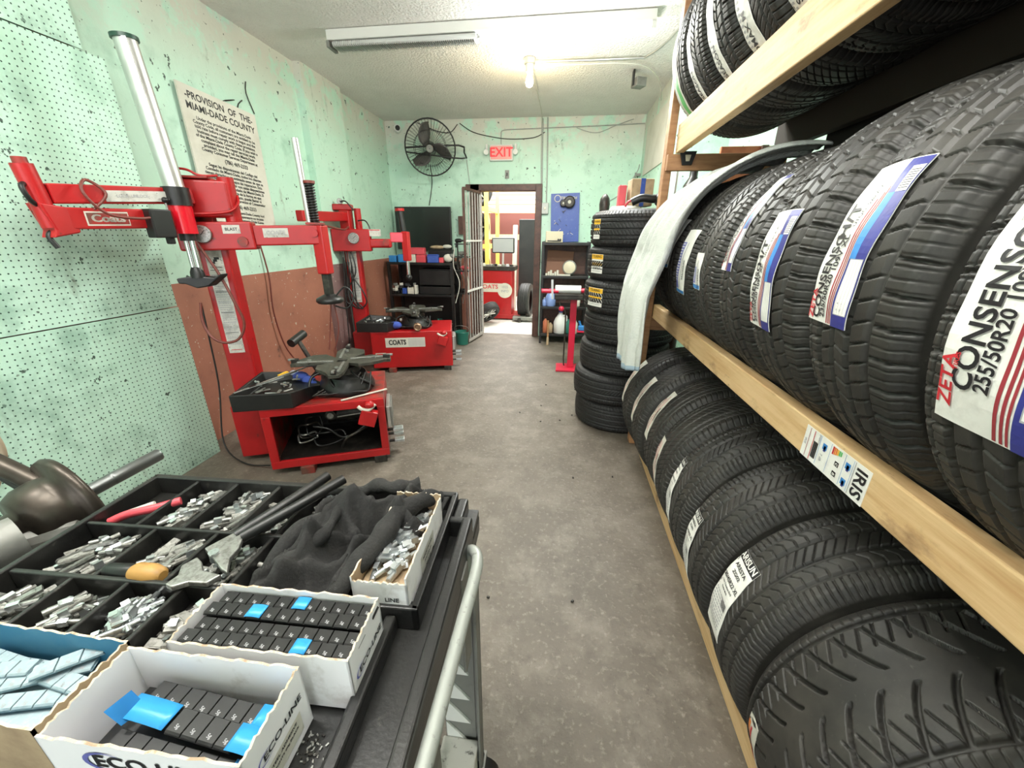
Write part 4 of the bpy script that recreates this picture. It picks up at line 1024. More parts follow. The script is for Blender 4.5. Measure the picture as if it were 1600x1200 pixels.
    for k in range(4):
        a = 2.6 + k * .9; pts = [P(tc[0] + .10 * math.cos(a), tc[1] + .10 * math.sin(a), HT + .13), P(tc[0] + .20 * math.cos(a), tc[1] + .18 * math.sin(a), HT + .10), P(tc[0] + .24 * math.cos(a + .3), tc[1] + .20 * math.sin(a + .3), HT + .03), P(tc[0] + .12 * math.cos(a + .6), tc[1] + .16 * math.sin(a + .6), HT + .02)]
        MB().tube(pts, .008, BLK, 8).build('hose', root)
    # black parts tray on the left of the top
    mb = MB()
    # side skirt (front face high at the left) and shallow dish
    rim = [(-.13, .00), (.19, -.02), (.28, .12), (.33, .24), (.17, .42), (-.07, .40)]
    zt = [.56, .555, .535, .50, .545, .57]
    n = len(rim); vs = []
    for (u, v), z in zip(rim, zt): vs.append(P(u, v, z))
    cxm = sum(p[0] for p in rim) / n; cym = sum(p[1] for p in rim) / n
    for (u, v), z in zip(rim, zt): vs.append(P(cxm + (u - cxm) * .93, cym + (v - cym) * .93, z))
    for (u, v), z in zip(rim, zt): vs.append(P(cxm + (u - cxm) * .85, cym + (v - cym) * .85, .505))
    for (u, v), z in zip(rim, zt): vs.append(P(u, v, HT + .002))
    fs = []
    for i in range(n):
        j = (i + 1) % n
        fs += [(i, j, n + j, n + i), (n + i, n + j, 2 * n + j, 2 * n + i), (3 * n + i, 3 * n + j, j, i)]
    fs += [tuple(range(2 * n, 3 * n)), tuple(range(3 * n, 4 * n))]
    mb.add(vs, fs, BLK); mb.build('parts_tray', root, bevel=.005)
    # body of the arms
    top = P(cu, cv, 0)
    return root, P, R, bx, top

def emblem(mb, Tm, W_, Hh, words, lead=None):
    sheet(mb, Tm, -W_ / 2, W_ / 2, -Hh / 2, Hh / 2, OFFW, 1, 1, .001)
    if lead:
        sheet(mb, Tm, -W_ / 2 + .006, W_ / 2 - .006, -Hh / 2 + .006, Hh / 2 - .006, REDD, 1, 1, .0013)
    for dx_ in (0, .0012, -.0012): mb.text(words, lambda a, b: Tm(a * (1 if lead else .95) + dx_ + (0 if lead else -W_ * .20), b, .0018), Hh * .72, OFFW if lead else INK, sx=1.25 if lead else .78)
    if not lead:
        for k in range(14): sheet(mb, Tm, W_ * (.08 + .03 * k), W_ * (.092 + .03 * k), -Hh * .42, Hh * .42, INKG, 1, 1, .0015)

def gauge(root, c, nrm, r):
    nrm = Vector(nrm).normalized()
    mb = MB().lathe(c, nrm, [(0, r), (.018, r), (.022, r * .92), (.020, r * .88)], ZINC, 28); mb.lathe(c + nrm * .0185, nrm, [(0, r * .9), (.001, r * .9)], GLASSW, 28)
    t_ = Vector((0, 0, 1)); e = nrm.cross(t_).normalized() * -1
    for k in range(11):
        a = math.radians(-40 + 26 * k); d = e * math.cos(a) + t_ * math.sin(a)
        mb.bar(c + nrm * .0205 + d * r * .68, c + nrm * .0205 + d * r * .82, r * .05, .0008, INK, up=nrm)
    mb.bar(c + nrm * .0212 - e * r * .1 - t_ * r * .1, c + nrm * .0212 + e * r * .4 + t_ * r * .45, r * .07, .0008, INK, up=nrm)
    mb.build('pressure_gauge', root)
def hbar(mb, a, b, w_, h, m): return mb.bar(a, b, w_, h, m)

# ---- first machine
root, P, R, bx, top = changer(0, (-1.72, 1.885), math.radians(23), .70, 'nearest red tyre changer with open cabinet and tall silver pole', False)
cz = 1.40
V3 = Vector
# gauge arm: from the column towards the far side of the turntable
ga, gb = V3((-2.07, 2.085, 1.405)), V3((-1.47, 2.385, 1.42))
gd = (gb - ga).normalized(); gn = V3((gd.y, -gd.x, 0)).normalized()
MB().bar(ga - gd * .04, ga + gd * .33, .10, .15, RED).build('arm_body', root, bevel=.01)
MB().bar(ga + gd * .30, gb + gd * .02, .07, .11, RED).build('swing_arm', root, bevel=.008)
gauge(root, ga + gd * .085 + gn * .05 + V3((0, 0, .012)), gn, .046)
MB().cyl(ga + gd * .27 + gn * .045 - V3((0, 0, .03)), ga + gd * .27 + gn * .062 - V3((0, 0, .03)), .026, REDD, 20).build('pivot_cover', root); MB().cyl(gb - gd * .03 + gn * .03 + V3((0, 0, .01)), gb - gd * .03 + gn * .045 + V3((0, 0, .01)), .022, RED, 20).build('pivot_cover', root)
def Tg(x, y, h=0): return ga + gd * (.225 + x) + gn * (.0505 + h) + V3((0, 0, .035 + y))
decal('arm_decal', Tg, .085, .045, DIRTYW, [('t', 'BLAST', 0, 0, .022, INK, 0)], root, label='scraped white decal')
def Tg2(x, y, h=0): return ga + gd * (.44 + x) + gn * (.0355 + h) + V3((0, 0, .014 + y))
decal('arm_decal', Tg2, .13, .050, DIRTYW, [('t', 'COATS', 0, 0, .03, INKG, 0)], root, label='scraped white decal')
# vertical tube at the arm end, spring, rod, pusher disc
pc = gb
MB().bar(V3((pc.x, pc.y, 1.19)), V3((pc.x, pc.y, 1.475)), .072, .072, RED, up=(0, 1, 0)).build('arm_sleeve', root, bevel=.008)
MB().bar(V3((pc.x - .06, pc.y - .03, 1.482)), V3((pc.x + .03, pc.y + .015, 1.482)), .08, .012, REDD).build('sleeve_plate', root)
mb = MB()
hel = [V3((pc.x - .02 + .024 * math.cos(a * .9), pc.y + .024 * math.sin(a * .9), 1.49 + a * .0021)) for a in range(0, 100)]
mb.tube(hel, .0055, BLK, 6, sub=1); mb.cyl((pc.x - .02, pc.y, 1.488), (pc.x - .02, pc.y, 1.70), .017, DARKM, 12); mb.build('return_spring', root)
MB().cyl((pc.x - .02, pc.y, 1.70), (pc.x - .02, pc.y, 1.715), .032, REDD, 18).build('spring_cap', root)
MB().cyl((pc.x - .055, pc.y, 1.49), (pc.x - .065, pc.y, 1.93), .018, ALU, 16).build('guide_rod', root)
MB().bar(V3((pc.x, pc.y, 1.06)), V3((pc.x, pc.y, 1.19)), .044, .044, DARKM, up=(0, 1, 0)).build('hex_shaft', root, bevel=.004)
mb = MB(); mb.lathe((pc.x, pc.y, 1.01), (0, 0, 1), [(0, .075), (.012, .085), (.03, .08), (.045, .05), (.055, .03)], BLK, 24); mb.build('bead_press_disc', root)
MB().tube([(pc.x + .03, pc.y, 1.04), (pc.x + .10, pc.y + .02, 1.11), (pc.x + .15, pc.y + .02, 1.05), (pc.x + .11, pc.y, .98), (pc.x + .03, pc.y, .99)], .005, BLK, 8).build('air_line', root)
MB().tube([(pc.x, pc.y, 1.0), (pc.x - .03, pc.y, .85), (pc.x - .05, pc.y - .02, .70)], .004, HOSER, 6).build('air_line', root); MB().tube([(pc.x + .02, pc.y, 1.0), (pc.x + .03, pc.y, .85), (pc.x - .01, pc.y - .02, .70)], .004, HOSER, 6).build('air_line', root)
# silver pole with mount head
pp = V3((-1.975, 1.985, 0))
mb = MB(); mb.cyl(pp + V3((0, 0, 1.64)), pp + V3((-.03, -.02, 2.235)), .044, ALU, 28)
for s_ in (-1, 1): mb.bar(pp + V3((.032 * s_, -.032 * s_, 1.64)) , pp + V3((-.03 + .032 * s_, -.02 - .032 * s_, 2.235)), .016, .014, ALU)
mb.build('air_cylinder', root, label='tall silver air cylinder')
MB().cyl(pp + V3((-.03, -.02, 2.235)), pp + V3((-.0305, -.0205, 2.25)), .052, mat('dark_green_cap', (.01, .05, .03), .4), 24).build('cylinder_cap', root)
MB().cyl(pp + V3((0, 0, 1.555)), pp + V3((0, 0, 1.64)), .058, BLK, 28).build('black_collar', root)
MB().cyl(pp + V3((0, 0, 1.42)), pp + V3((0, 0, 1.556)), .052, mat('glossy_red', (.62, .008, .02), .18), 28).build('red_sleeve', root, label='glossy red sleeve under the black collar')
MB().cyl(pp + V3((0, 0, 1.385)), pp + V3((0, 0, 1.42)), .036, BLK, 20).build('guide_bush', root)
MB().cyl(pp + V3((-.016, 0, 1.23)), pp + V3((-.016, 0, 1.39)), .011, CHROME, 16).cyl(pp + V3((.012, .01, 1.23)), pp + V3((.012, .01, 1.39)), .015, CHROME, 16).build('chrome_rod', root)
mb = MB(); mb.lathe(pp + V3((0, 0, 1.195)), (0, 0, 1), [(0, .035), (.03, .032), (.055, .022)], BLK, 18)
mb.prism([(-.085, 0), (.0, .012), (.09, .0), (.13, .02), (.125, .005), (.06, -.045), (.0, -.055), (-.05, -.03), (-.08, -.028)], 'y', -.028, .028, BLK, T=lambda v: pp + V3((v[0] * .8, v[0] * .5 + v[1], 1.195 + v[2])))
mb.build('mount_head', root, bevel=.006)
# long COATS arm reaching back along the wall
aa, ab = V3((-2.075, 1.50, 0)), V3((-1.99, 2.03, 0))
ad = (ab - aa).normalized(); an_ = V3((ad.y, -ad.x, 0))
MB().bar(aa + V3((0, 0, 1.567)), ab + V3((0, .05, 1.607)), .055, .075, RED).build('upper_arm', root, bevel=.006)
MB().bar(aa + V3((0, 0, 1.475)), ab + V3((0, -.02, 1.492)), .06, .085, RED).build('lower_arm', root, bevel=.006)
MB().cyl(aa + V3((0, -.02, 1.44)), aa + V3((0, -.045, 1.668)), .033, RED, 20).build('pivot_tube', root); MB().cyl(aa + V3((0, -.045, 1.668)), aa + V3((0, -.046, 1.69)), .022, REDD, 18).build('pivot_cap', root)
mb = MB(); mb.prism([(-.05, 1.40), (.05, 1.42), (.06, 1.515), (-.06, 1.53), (-.035, 1.43)], 'x', -.035, .035, RED, T=lambda v: V3((aa.x + v[0], aa.y + .0 + v[1], v[2]))); mb.build('pivot_block', root, bevel=.006)
MB().tube([aa + V3((0, -.05, 1.60)), aa + V3((.02, -.085, 1.585)), aa + V3((.02, -.075, 1.54)), aa + V3((.01, -.05, 1.52))], .009, BLK, 10).build('lever_handle', root)
MB().tube([aa + V3((.0, -.02, 1.43)), aa + V3((.0, -.045, 1.405)), aa + V3((.01, -.035, 1.36))], .010, BLK, 10).build('lever_handle', root)
def Ta(x, y, h=0): return aa + ad * (.165 + x) + an_ * (.0305 + h) + V3((0, 0, 1.480 + y + .03 * x))
mb = MB(); emblem(mb, Ta, .165, .058, 'Coats', True); mb.build('name_plate', root, recalc=False, label='white framed COATS name plate')
def Ta2(x, y, h=0): return aa + ad * (.31 + x) + an_ * (.028 + h) + V3((0, 0, 1.583 + y + .075 * x))
decal('arm_decal', Ta2, .26, .046, DIRTYW, [('t', 'LOCK  UNLOCK', -.02, 0, .018, INKG, 0)], root, 3, 1, label='scraped white decal')
cl = aa + ad * .36 + an_ * .045
MB().bar(cl + V3((0, 0, 1.40)), cl + V3((0, 0, 1.53)), .10, .06, BLK, up=tuple(an_)).bar(cl + V3((0, 0, 1.37)) + ad * .03, cl + V3((0, 0, 1.42)) + ad * .03, .03, .03, BLK, up=tuple(an_)).build('locking_clamp', root, bevel=.006)
MB().sphere(cl + ad * .055 + V3((0, 0, 1.575)), .014, BLK).cyl(cl + ad * .055 + V3((0, 0, 1.52)), cl + ad * .055 + V3((0, 0, 1.575)), .004, ZINC, 8).build('locking_lever', root)
MB().tube([cl + V3((.01, 0, 1.50)), cl - ad * .10 + an_ * .03 + V3((0, 0, 1.485)), cl - ad * .22 + an_ * .03 + V3((0, 0, 1.50)), cl - ad * .275 + an_ * .02 + V3((0, 0, 1.58)), cl - ad * .24 + an_ * .0 + V3((0, 0, 1.63)), cl - ad * .195 + an_ * .02 + V3((0, 0, 1.58)), cl - ad * .25 + an_ * .01 + V3((0, 0, 1.515))], .006, HOSER, 8).build('air_line', root)
# tank and tube behind the pole
MB().bar(V3((-2.10, 2.10, 1.60)), V3((-1.86, 2.22, 1.60)), .12, .19, RED).build('valve_housing', root, bevel=.015, seg=3)
MB().bar(V3((-2.11, 2.095, 1.702)), V3((-1.93, 2.18, 1.702)), .14, .012, REDD).build('housing_lid', root, bevel=.004)
gauge(root, V3((-2.07, 2.06, 1.735)), (.5, -.86, 0), .024)
MB().cyl((-1.865, 2.20, 1.40), (-1.865, 2.20, 1.71), .040, RED, 24).build('upright_tube', root)
MB().bar(V3((-2.08, 2.12, 1.47)), V3((-2.08, 2.12, 1.53)), .10, .12, REDD, up=(0, 1, 0)).bar(V3((-1.99, 2.16, 1.46)), V3((-1.99, 2.16, 1.56)), .08, .03, REDD, up=(0, 1, 0)).build('link_plate', root, bevel=.004)
MB().tube([(-1.99, 2.03, 1.52), (-1.90, 2.10, 1.525), (-1.83, 2.15, 1.54), (-1.81, 2.19, 1.58), (-1.83, 2.22, 1.62)], .007, RED, 8).build('air_line', root)
MB().tube([(-2.03, 2.07, 1.74), (-1.98, 2.09, 1.735), (-1.93, 2.11, 1.71), (-1.87, 2.16, 1.715)], .006, RED, 8).build('air_line', root)
# big red-brown loop in front of the column
MB().tube([(-2.02, 2.02, 1.48), (-1.99, 2.03, 1.40), (-1.92, 2.06, 1.22), (-1.86, 2.06, 1.05), (-1.84, 2.07, .93), (-1.88, 2.05, .84), (-1.95, 2.02, .82), (-2.01, 2.0, .86), (-2.05, 2.01, .95), (-2.05, 2.03, 1.05)], .0075, HOSER, 8, sub=8).build('air_line', root, label='looping red brown hose')
MB().tube([(-2.22, 2.2, 1.0), (-2.21, 2.16, .5), (-2.18, 2.05, .12), (-2.0, 1.98, .02), (-1.8, 1.96, .03)], .005, BLK, 8).build('air_line', root)
# loose clutter in the tray of machine 1
def tray_clutter(P, n, words, grp):
    for i in range(n):
        u = rnd.uniform(-.06, .17); v = rnd.uniform(.07, .30)
        o = bpy.data.objects.new('wheel_weight', WT[(rnd.choice((0, 1, 3)), rnd.choice('zbl'))]); COL.objects.link(o)
        o.location = P(u, v, .513 + .012 * (i % 4)); o.rotation_euler = (rnd.uniform(-.4, .4), rnd.uniform(-.3, .3), rnd.uniform(0, 6.3)); s_ = rnd.uniform(1.1, 1.9); o.scale = (s_, s_, s_)
        tag(o, words, 'wheel weight', grp)
tray_clutter(P, 15, 'small metal weight scattered in the black tray of the nearest tyre changer', 'scattered weights on the nearest tyre changer')
for k in range(5):
    a = P(-.11 + .03 * k, .03 + .03 * k, .566 + .003 * k); b_ = P(.10 + .03 * k, .24 + .04 * k, .572 + .003 * k)
    o = MB().bar(a, b_, .012, .005, [ZINCB, ZINC, DARKM, ZINC, ALU][k]).build('tyre_lever', None, bevel=.002, loc=tuple(a))
    tag(o, 'slim metal bar lying across the black tray of the nearest tyre changer', 'lever', 'levers across the tyre changer tray')
o = MB().bar(P(.055, .30, .560), P(.105, .34, .572), .026, .016, INKY).build('yellow_marker', None, bevel=.004, loc=tuple(P(.08, .32, .56))); tag(o, 'yellow block tool on the tray edge of the nearest tyre changer', 'marker')
a = P(.235, .42, .47); b_ = P(.145, .50, .76)
t = thing('rag_bundle', 'blue and pale rag tucked beside the turntable of the nearest tyre changer', 'rag', tuple(P(.19, .40, .50)))
mb = MB(); BR = mat('blue_rag', (.05, .09, .38), .9)
for k, (u, v, z, r) in enumerate(((.17, .36, .53, .045), (.22, .33, .51, .04), (.26, .29, .49, .035))): mb.sphere(P(u, v, z), r, BR, 14, (1.2, .9, .7))
mb.build('blue_cloth', t); MB().sphere(P(.13, .38, .55), .026, mat('pale_rag', (.4, .45, .6), .9), 12, (1.2, 1, .7)).build('pale_cloth', t)
t = thing('hammer', 'black rubber mallet head leaning up behind the nearest tyre changer', 'mallet', tuple(P(.10, .66, .05)))
MB().cyl(P(.26, .60, .40), P(.12, .66, .72), .016, DARKM, 12).build('handle', t); MB().cyl(P(.09, .60, .70), P(.15, .74, .735), .030, BLK, 16).build('mallet_head', t)
o = MB().bar(P(.45, .02, .462), P(.72, .14, .466), .014, .006, OFFW).build('pale_rod', None, loc=tuple(P(.5, .1, .46))); tag(o, 'pale slim rod sticking out from under the turntable', 'rod')

# ---- second machine
root, P, R, bx, top = changer(1, (-1.99, 3.86), math.radians(15), .86, 'farther red tyre changer with closed cabinet and white COATS panel', True)
def Tb(x, y, h=0): return P(.36 + x, -.001 - h, .335 + y)
mb = MB(); emblem(mb, Tb, .42, .105, 'COATS'); mb.build('name_plate', root, recalc=False, label='white COATS name panel')
def Tb2(x, y, h=0): return P(.09 + x, -.001 - h, .18 + y)
decal('cabinet_decal', Tb2, .11, .085, OFFW, [('r', -.045, .045, -.035, .035, INKR), ('t', 'COATS', 0, 0, .024, OFFW, 0)], root, label='small red and white decal')
c2 = P(-.158, .425, 0)
g0 = V3((c2.x - .02, c2.y - .10, 1.37)); g1 = V3((-1.90, 4.10, 1.37))
g1 = g0 + V3((.34, .10, 0)); gd = (g1 - g0).normalized(); gn = V3((gd.y, -gd.x, 0))
MB().bar(g0 - gd * .12, g0 + gd * .26, .12, .22, RED).build('arm_body', root, bevel=.01)
gauge(root, g0 + gd * .10 + gn * .062 + V3((0, 0, .02)), gn, .055)
MB().bar(g0 + gd * .24 - V3((0, 0, .03)), g0 + gd * .47 - V3((0, 0, .03)), .09, .09, RED).build('swing_arm', root, bevel=.02, seg=3)
MB().cyl(g0 + gd * .42 + gn * .045 - V3((0, 0, .02)), g0 + gd * .42 + gn * .07 - V3((0, 0, .02)), .035, REDD, 18).build('pivot_cover', root)
def Tm(x, y, h=0): return g0 + gd * (.30 + x) + gn * (.052 + h) + V3((0, 0, .075 + y))
decal('arm_decal', Tm, .15, .07, DIRTYW, [('r', -.065, .065, .022, .03, INKR)], root, label='pale decal plate')
pe = g0 + gd * .62
MB().bar(g0 + gd * .46 + V3((0, 0, .03)), pe + V3((0, 0, .03)), .06, .10, mat('pinkish_red_enamel', (.62, .06, .09), .3)).build('swing_arm_end', root, bevel=.01)
MB().bar(V3((pe.x, pe.y, 1.16)), V3((pe.x, pe.y, 1.46)), .075, .075, RED, up=(0, 1, 0)).build('arm_sleeve', root, bevel=.01)
MB().cyl((pe.x - .02, pe.y, 1.46), (pe.x - .04, pe.y, 1.66), .030, BLK, 16).cyl((pe.x - .042, pe.y, 1.66), (pe.x - .043, pe.y, 1.685), .048, RED, 18).build('damper', root)
MB().cyl((pe.x, pe.y, 1.00), (pe.x, pe.y, 1.16), .019, CHROME, 16).build('chrome_rod', root)
MB().sphere((pe.x, pe.y, .985), .035, BLK, 12).build('mount_head', root)
MB().bar(V3((-2.16, 3.25, 1.565)), V3((c2.x - .02, c2.y + .02, 1.60)), .06, .085, RED).build('upper_arm', root, bevel=.008)
MB().bar(V3((c2.x - .02, c2.y - .02, 1.46)), V3((c2.x - .02, c2.y - .02, 1.66)), .11, .10, RED, up=(0, 1, 0)).build('arm_post', root, bevel=.01)
MB().cyl((c2.x + .10, c2.y, 1.38), (c2.x + .10, c2.y, 1.68), .034, RED, 18).build('upright_tube', root)
MB().bar(V3((c2.x - .14, c2.y - .03, 1.69)), V3((c2.x + .04, c2.y + .02, 1.69)), .12, .06, RED).build('housing_lid', root, bevel=.01)
gauge(root, V3((c2.x - .05, c2.y - .05, 1.745)), (.3, -.95, 0), .028)
MB().tube([V3((-2.13, 3.35, 1.53)), V3((-2.12, 3.6, 1.49)), V3((-2.12, 3.85, 1.47)), V3((c2.x + .02, c2.y - .08, 1.50))], .009, HOSER, 8).build('air_line', root)
MB().tube([V3((c2.x - .03, c2.y - .08, 1.74)), V3((c2.x + .03, c2.y - .08, 1.74)), V3((c2.x + .09, c2.y - .06, 1.66))], .007, BLK, 8).build('air_line', root)
MB().tube([V3((c2.x + .12, c2.y - .05, 1.56)), V3((c2.x + .20, c2.y - .05, 1.56)), V3((c2.x + .24, c2.y - .05, 1.48)), V3((c2.x + .21, c2.y - .08, 1.42))], .007, BLK, 8).build('air_line', root)
for k in range(3):
    x0 = c2.x - .02 + .03 * k
    MB().tube([V3((x0, c2.y - .12, 1.27)), V3((x0 + .03, c2.y - .14, 1.05)), V3((x0 + .14 - .12 * k, c2.y - .13, .85)), V3((x0 + .16 - .14 * k, c2.y - .12, .72)), V3((x0 + .05, c2.y - .12, .66)), V3((x0 - .04, c2.y - .12, .80)), V3((x0 - .02, c2.y - .11, 1.15))], .0075, RUBBERH, 8, sub=6).build('air_line', root)
tray_clutter(P, 15, 'small metal weight in the black tray of the farther tyre changer', 'scattered weights on the farther tyre changer')
t = thing('rag_bundle', 'bright blue cloth under the turntable of the farther tyre changer', 'rag', tuple(P(.27, .12, .457)))
MB().sphere(P(.26, .10, .505), .05, BR, 14, (1.4, 1, .8)).build('blue_cloth', t)
mb = MB().lathe(P(.50, .03, .50), R @ V3((0, -1, 0)), [(0, .03), (.02, .045), (.05, .04), (.055, .028), (.03, .02)], mat('brass_tone', (.35, .22, .14), .4, .6), 20)
o = mb.build('brass_ring', None, loc=tuple(P(.50, .03, .50))); tag(o, 'tan ring fitting on the cabinet edge of the farther tyre changer', 'fitting')

# ------------------------------------------------------------------ left wall items
def Ts(x, y, h=0): return V3((XL + .02 + h, 2.93 + x, 1.885 + y - .055 * x))
def notice_T(x, y, h=0): return V3((XL + .018 + .03 * (x + .31) / .62 + h, 2.945 + x, 1.89 + y - .06 * x))
body1 = ['Under the provisions of the Miami-Dade', 'County Code, all customers are entitled to be', 'told rate before repair work is begun and the', 'business must comply with these provisions', 'of the Miami-Dade County Code. If you wish a', 'complaint about the repair services work', 'provided, you may call the Miami-Dade', 'County Consumer Services Department at']
body2 = ['Segun las disposiciones del Codigo del', 'Condado de Miami-Dade, todos los clientes', 'tienen derecho a un estimado antes de que se', 'comiencen los trabajos de reparacion. Esta', 'Empresa debe cumplir con estas disposiciones', 'del Codigo del Condado de Miami-Dade. Si', 'tiene queja acerca de la forma en que', 'se realizo el servicio, puede llamar al', 'Departamento de Servicios al Consumidor']
it = [('t', '-PROVISION  OF  THE-', 0, .345, .058, INK, 0, .93), ('t', 'MIAMI-DADE COUNTY', 0, .285, .058, INK, 0, .93)]
for k, tx in enumerate(body1): it.append(('t', tx, 0, .225 - .0255 * k, .027, INK, 0, 1.0))
it.append(('t', '(786) 469-2333', .03, .005, .036, INK, 0, .9))
for k, tx in enumerate(body2): it.append(('t', tx, 0, -.04 - .0255 * k, .027, INK, 0, 1.0))
it.append(('t', '(786) 469-2333', .03, -.285, .036, INK, 0, .9))
for k, tx in enumerate(('Yon Miami-Dade County kod', 'pou reparasyon ou ta pase', 'you suspects Dade Konte')): it.append(('t', tx, .05, -.325 - .0255 * k, .025, INK, 0, 1.0))
nb = thing('notice_board', 'large aged paper notice headed PROVISION OF THE MIAMI-DADE COUNTY on the left wall', 'sign', (XL + .02, 2.945, 1.9))
decal('notice_sheet', notice_T, .62, .80, OFFW, it, nb, 6, 4, th=.012)
for (y, z, lab) in ((4.66, 1.30, 'small black wall outlet on the left wall beyond the pillar'),):
    o = MB().bb(XL + .001, XL + .03, y, y + .07, z, z + .11, BLK).build('wall_outlet', None, bevel=.004, loc=(XL, y, z)); tag(o, lab, 'outlet')
t = thing('outlet_box', 'small grey outlet with conduit on the dusty pillar', 'outlet', (XL + .072, 4.22, 1.13))
MB().bb(XL + .072, XL + .11, 4.19, 4.26, 1.16, 1.30, PIPE).build('box', t, bevel=.003); MB().cyl((XL + .09, 4.225, .12), (XL + .09, 4.225, 1.16), .011, GREYM, 10).build('conduit', t)
MB().cyl((XL + .09, 4.26, 1.22), (XL + .09, 4.36, 1.22), .008, BLK, 8).build('plug', t)
for k, (y0, pts, m_) in enumerate(((3.05, [(0, 3.08, 1.40), (.02, 3.09, 1.1), (.02, 3.06, .8), (.03, 3.10, .5), (.05, 3.2, .30)], HOSER), (4.3, [(.12, 4.30, 1.30), (.12, 4.22, .95), (.12, 4.34, .6), (.12, 4.5, .3)], BLK), (4.1, [(.12, 4.12, 1.2), (.12, 4.05, .7), (.12, 4.0, .25)], BLK))):
    o = MB().tube([(XL + .012 + a, y, z) for a, y, z in pts], .006, m_, 8).build('air_hose', None, loc=(XL + pts[0][0], pts[0][1], pts[0][2]))
    tag(o, ['brown hose hanging on the brown wall between the machines', 'black cable hanging down the dusty pillar, far side', 'black cable hanging down the dusty pillar, near side'][k], 'hose')
# wire hooks and cracks above the notice
for k, pts in enumerate((((3.12, 2.28), (3.02, 2.30), (3.14, 2.34), (3.05, 2.31)), ((3.30, 2.50), (3.28, 2.42), (3.33, 2.30)), ((2.42, 2.33), (2.46, 2.27)), ((3.22, 2.36), (3.16, 2.30), (3.20, 2.20)))):
    o = MB().tube([(XL + .006, y, z) for y, z in pts], .0035, DARKM, 6, sub=3).build('wire_hook', None, loc=(XL + .006, pts[0][0], pts[0][1]))
    tag(o, ['bent wire stub above the notice', 'dark wire hook higher above the notice', 'tiny wire hook between silver pole and notice', 'wire curling over the top edge of the notice'][k], 'wire')

# ------------------------------------------------------------------ ceiling items
LF = thing('fluorescent_fixture', 'long white twin tube ceiling light with only its right half lit', 'ceiling light', (-.62, 3.55, ZC))
xa, xb, ya, yb_ = -1.83, .55, 3.50, 3.455
mb = MB().bar((xa, ya, ZC - .035), (xb, yb_, ZC - .035), .12, .066, WHITEP); mb.build('housing', LF, bevel=.006)
MB().bar((xa, ya + .0, ZC - .072), (xb, yb_, ZC - .072), .04, .014, GREYM).build('ballast_cover', LF)
xm = -.66; ym = ya + (yb_ - ya) * (xm - xa) / (xb - xa)
mb = MB(); mb.cyl((xm, ym + .04, ZC - .088), (xb - .03, yb_ + .04, ZC - .088), .019, LITTUBE, 16); mb.build('lit_tube', LF); MB().cyl((xm, ym - .04, ZC - .088), (xb - .03, yb_ - .04, ZC - .088), .019, LITTUBE, 16).build('lit_tube', LF)
for s_ in (-.04, .04): MB().cyl((xa + .04, ya + s_, ZC - .088), (xm - .03, ym + s_, ZC - .088), .017, DEADTUBE, 16).build('unlit_tube', LF)
mb = MB()
for k in range(70): x = xa + .05 + k * .0155; mb.bb(x, x + .004, ya - .062, ya + .05, ZC - .112, ZC - .076, ALU)
o = mb.build('wire_grille', LF); o['kind'] = 'stuff'
MB().bb(xa - .005, xa + .02, ya - .06, ya + .06, ZC - .11, ZC - .07, GREYM).build('lamp_holder', LF); MB().bb(xb - .03, xb, yb_ - .06, yb_ + .06, ZC - .11, ZC - .07, WHITEP).build('lamp_holder', LF)
LN = thing('fluorescent_fixture', 'added ceiling tube light over the photographer, outside the picture', 'ceiling light', (-.6, .4, ZC))
MB().bar((-1.7, .4, ZC - .035), (.5, .4, ZC - .035), .16, .066, WHITEP).build('housing', LN); MB().cyl((-1.65, .4, ZC - .09), (.45, .4, ZC - .09), .02, LITTUBE, 14).build('lit_tube', LN)
BB = thing('bulb_lamp', 'bare glowing bulb under a round metal ceiling box', 'lamp', (-.36, 4.1, ZC))
MB().cyl((-.36, 4.1, ZC - .045), (-.36, 4.1, ZC - .001), .048, ALU, 20).build('ceiling_box', BB, bevel=.003)
MB().cyl((-.36, 4.1, ZC - .10), (-.36, 4.1, ZC - .045), .030, OFFW, 18, r2=.036).build('lamp_socket', BB)
MB().lathe((-.36, 4.1, ZC - .10), (0, 0, -1), [(0, .014), (.02, .018), (.05, .030), (.075, .034), (.10, .026), (.112, .001)], LITBULB, 20, cap=False).build('glass_bulb', BB)
def run(pts, r, m_, name, lab, cat, sub=6):
    o = MB().tube(pts, r, m_, 8, sub=sub).build(name, None, loc=tuple(pts[0])); return tag(o, lab, cat)
run([(-.31, 4.1, ZC - .03), (.5, 4.13, ZC - .022), (.62, 4.10, ZC - .02), (.72, 3.85, ZC - .02), (.78, 3.5, ZC - .02)], .009, ALU, 'conduit', 'thin metal conduit running right from the bulb box along the ceiling', 'conduit', 4)
run([(-.31, 4.14, ZC - .045), (.0, 4.15, ZC - .042), (.55, 4.2, ZC - .04), (.80, 4.5, ZC - .06), (.92, 4.9, ZC - .12)], .006, OFFW, 'ceiling_cable', 'pale cable sagging along the ceiling conduit to the right wall', 'cable')
run([(-.35, 4.16, ZC - .05), (-.34, 4.8, ZC - .035), (-.335, 5.5, ZC - .02), (-.335, 5.83, ZC - .06)], .005, OFFW, 'ceiling_cable', 'thin cable from the bulb box back to the far wall', 'cable')
t = thing('security_camera', 'small dark box camera under the ceiling near the right wall', 'camera', (.62, 4.45, ZC - .08))
MB().box((.62, 4.45, ZC - .10), (.10, .10, .07), GREYM, Matrix.Rotation(.4, 3, 'Z')).build('camera_body', t, bevel=.004); MB().bb(.56, .575, 4.42, 4.5, ZC - .12, ZC - .002, BLK).build('bracket', t)
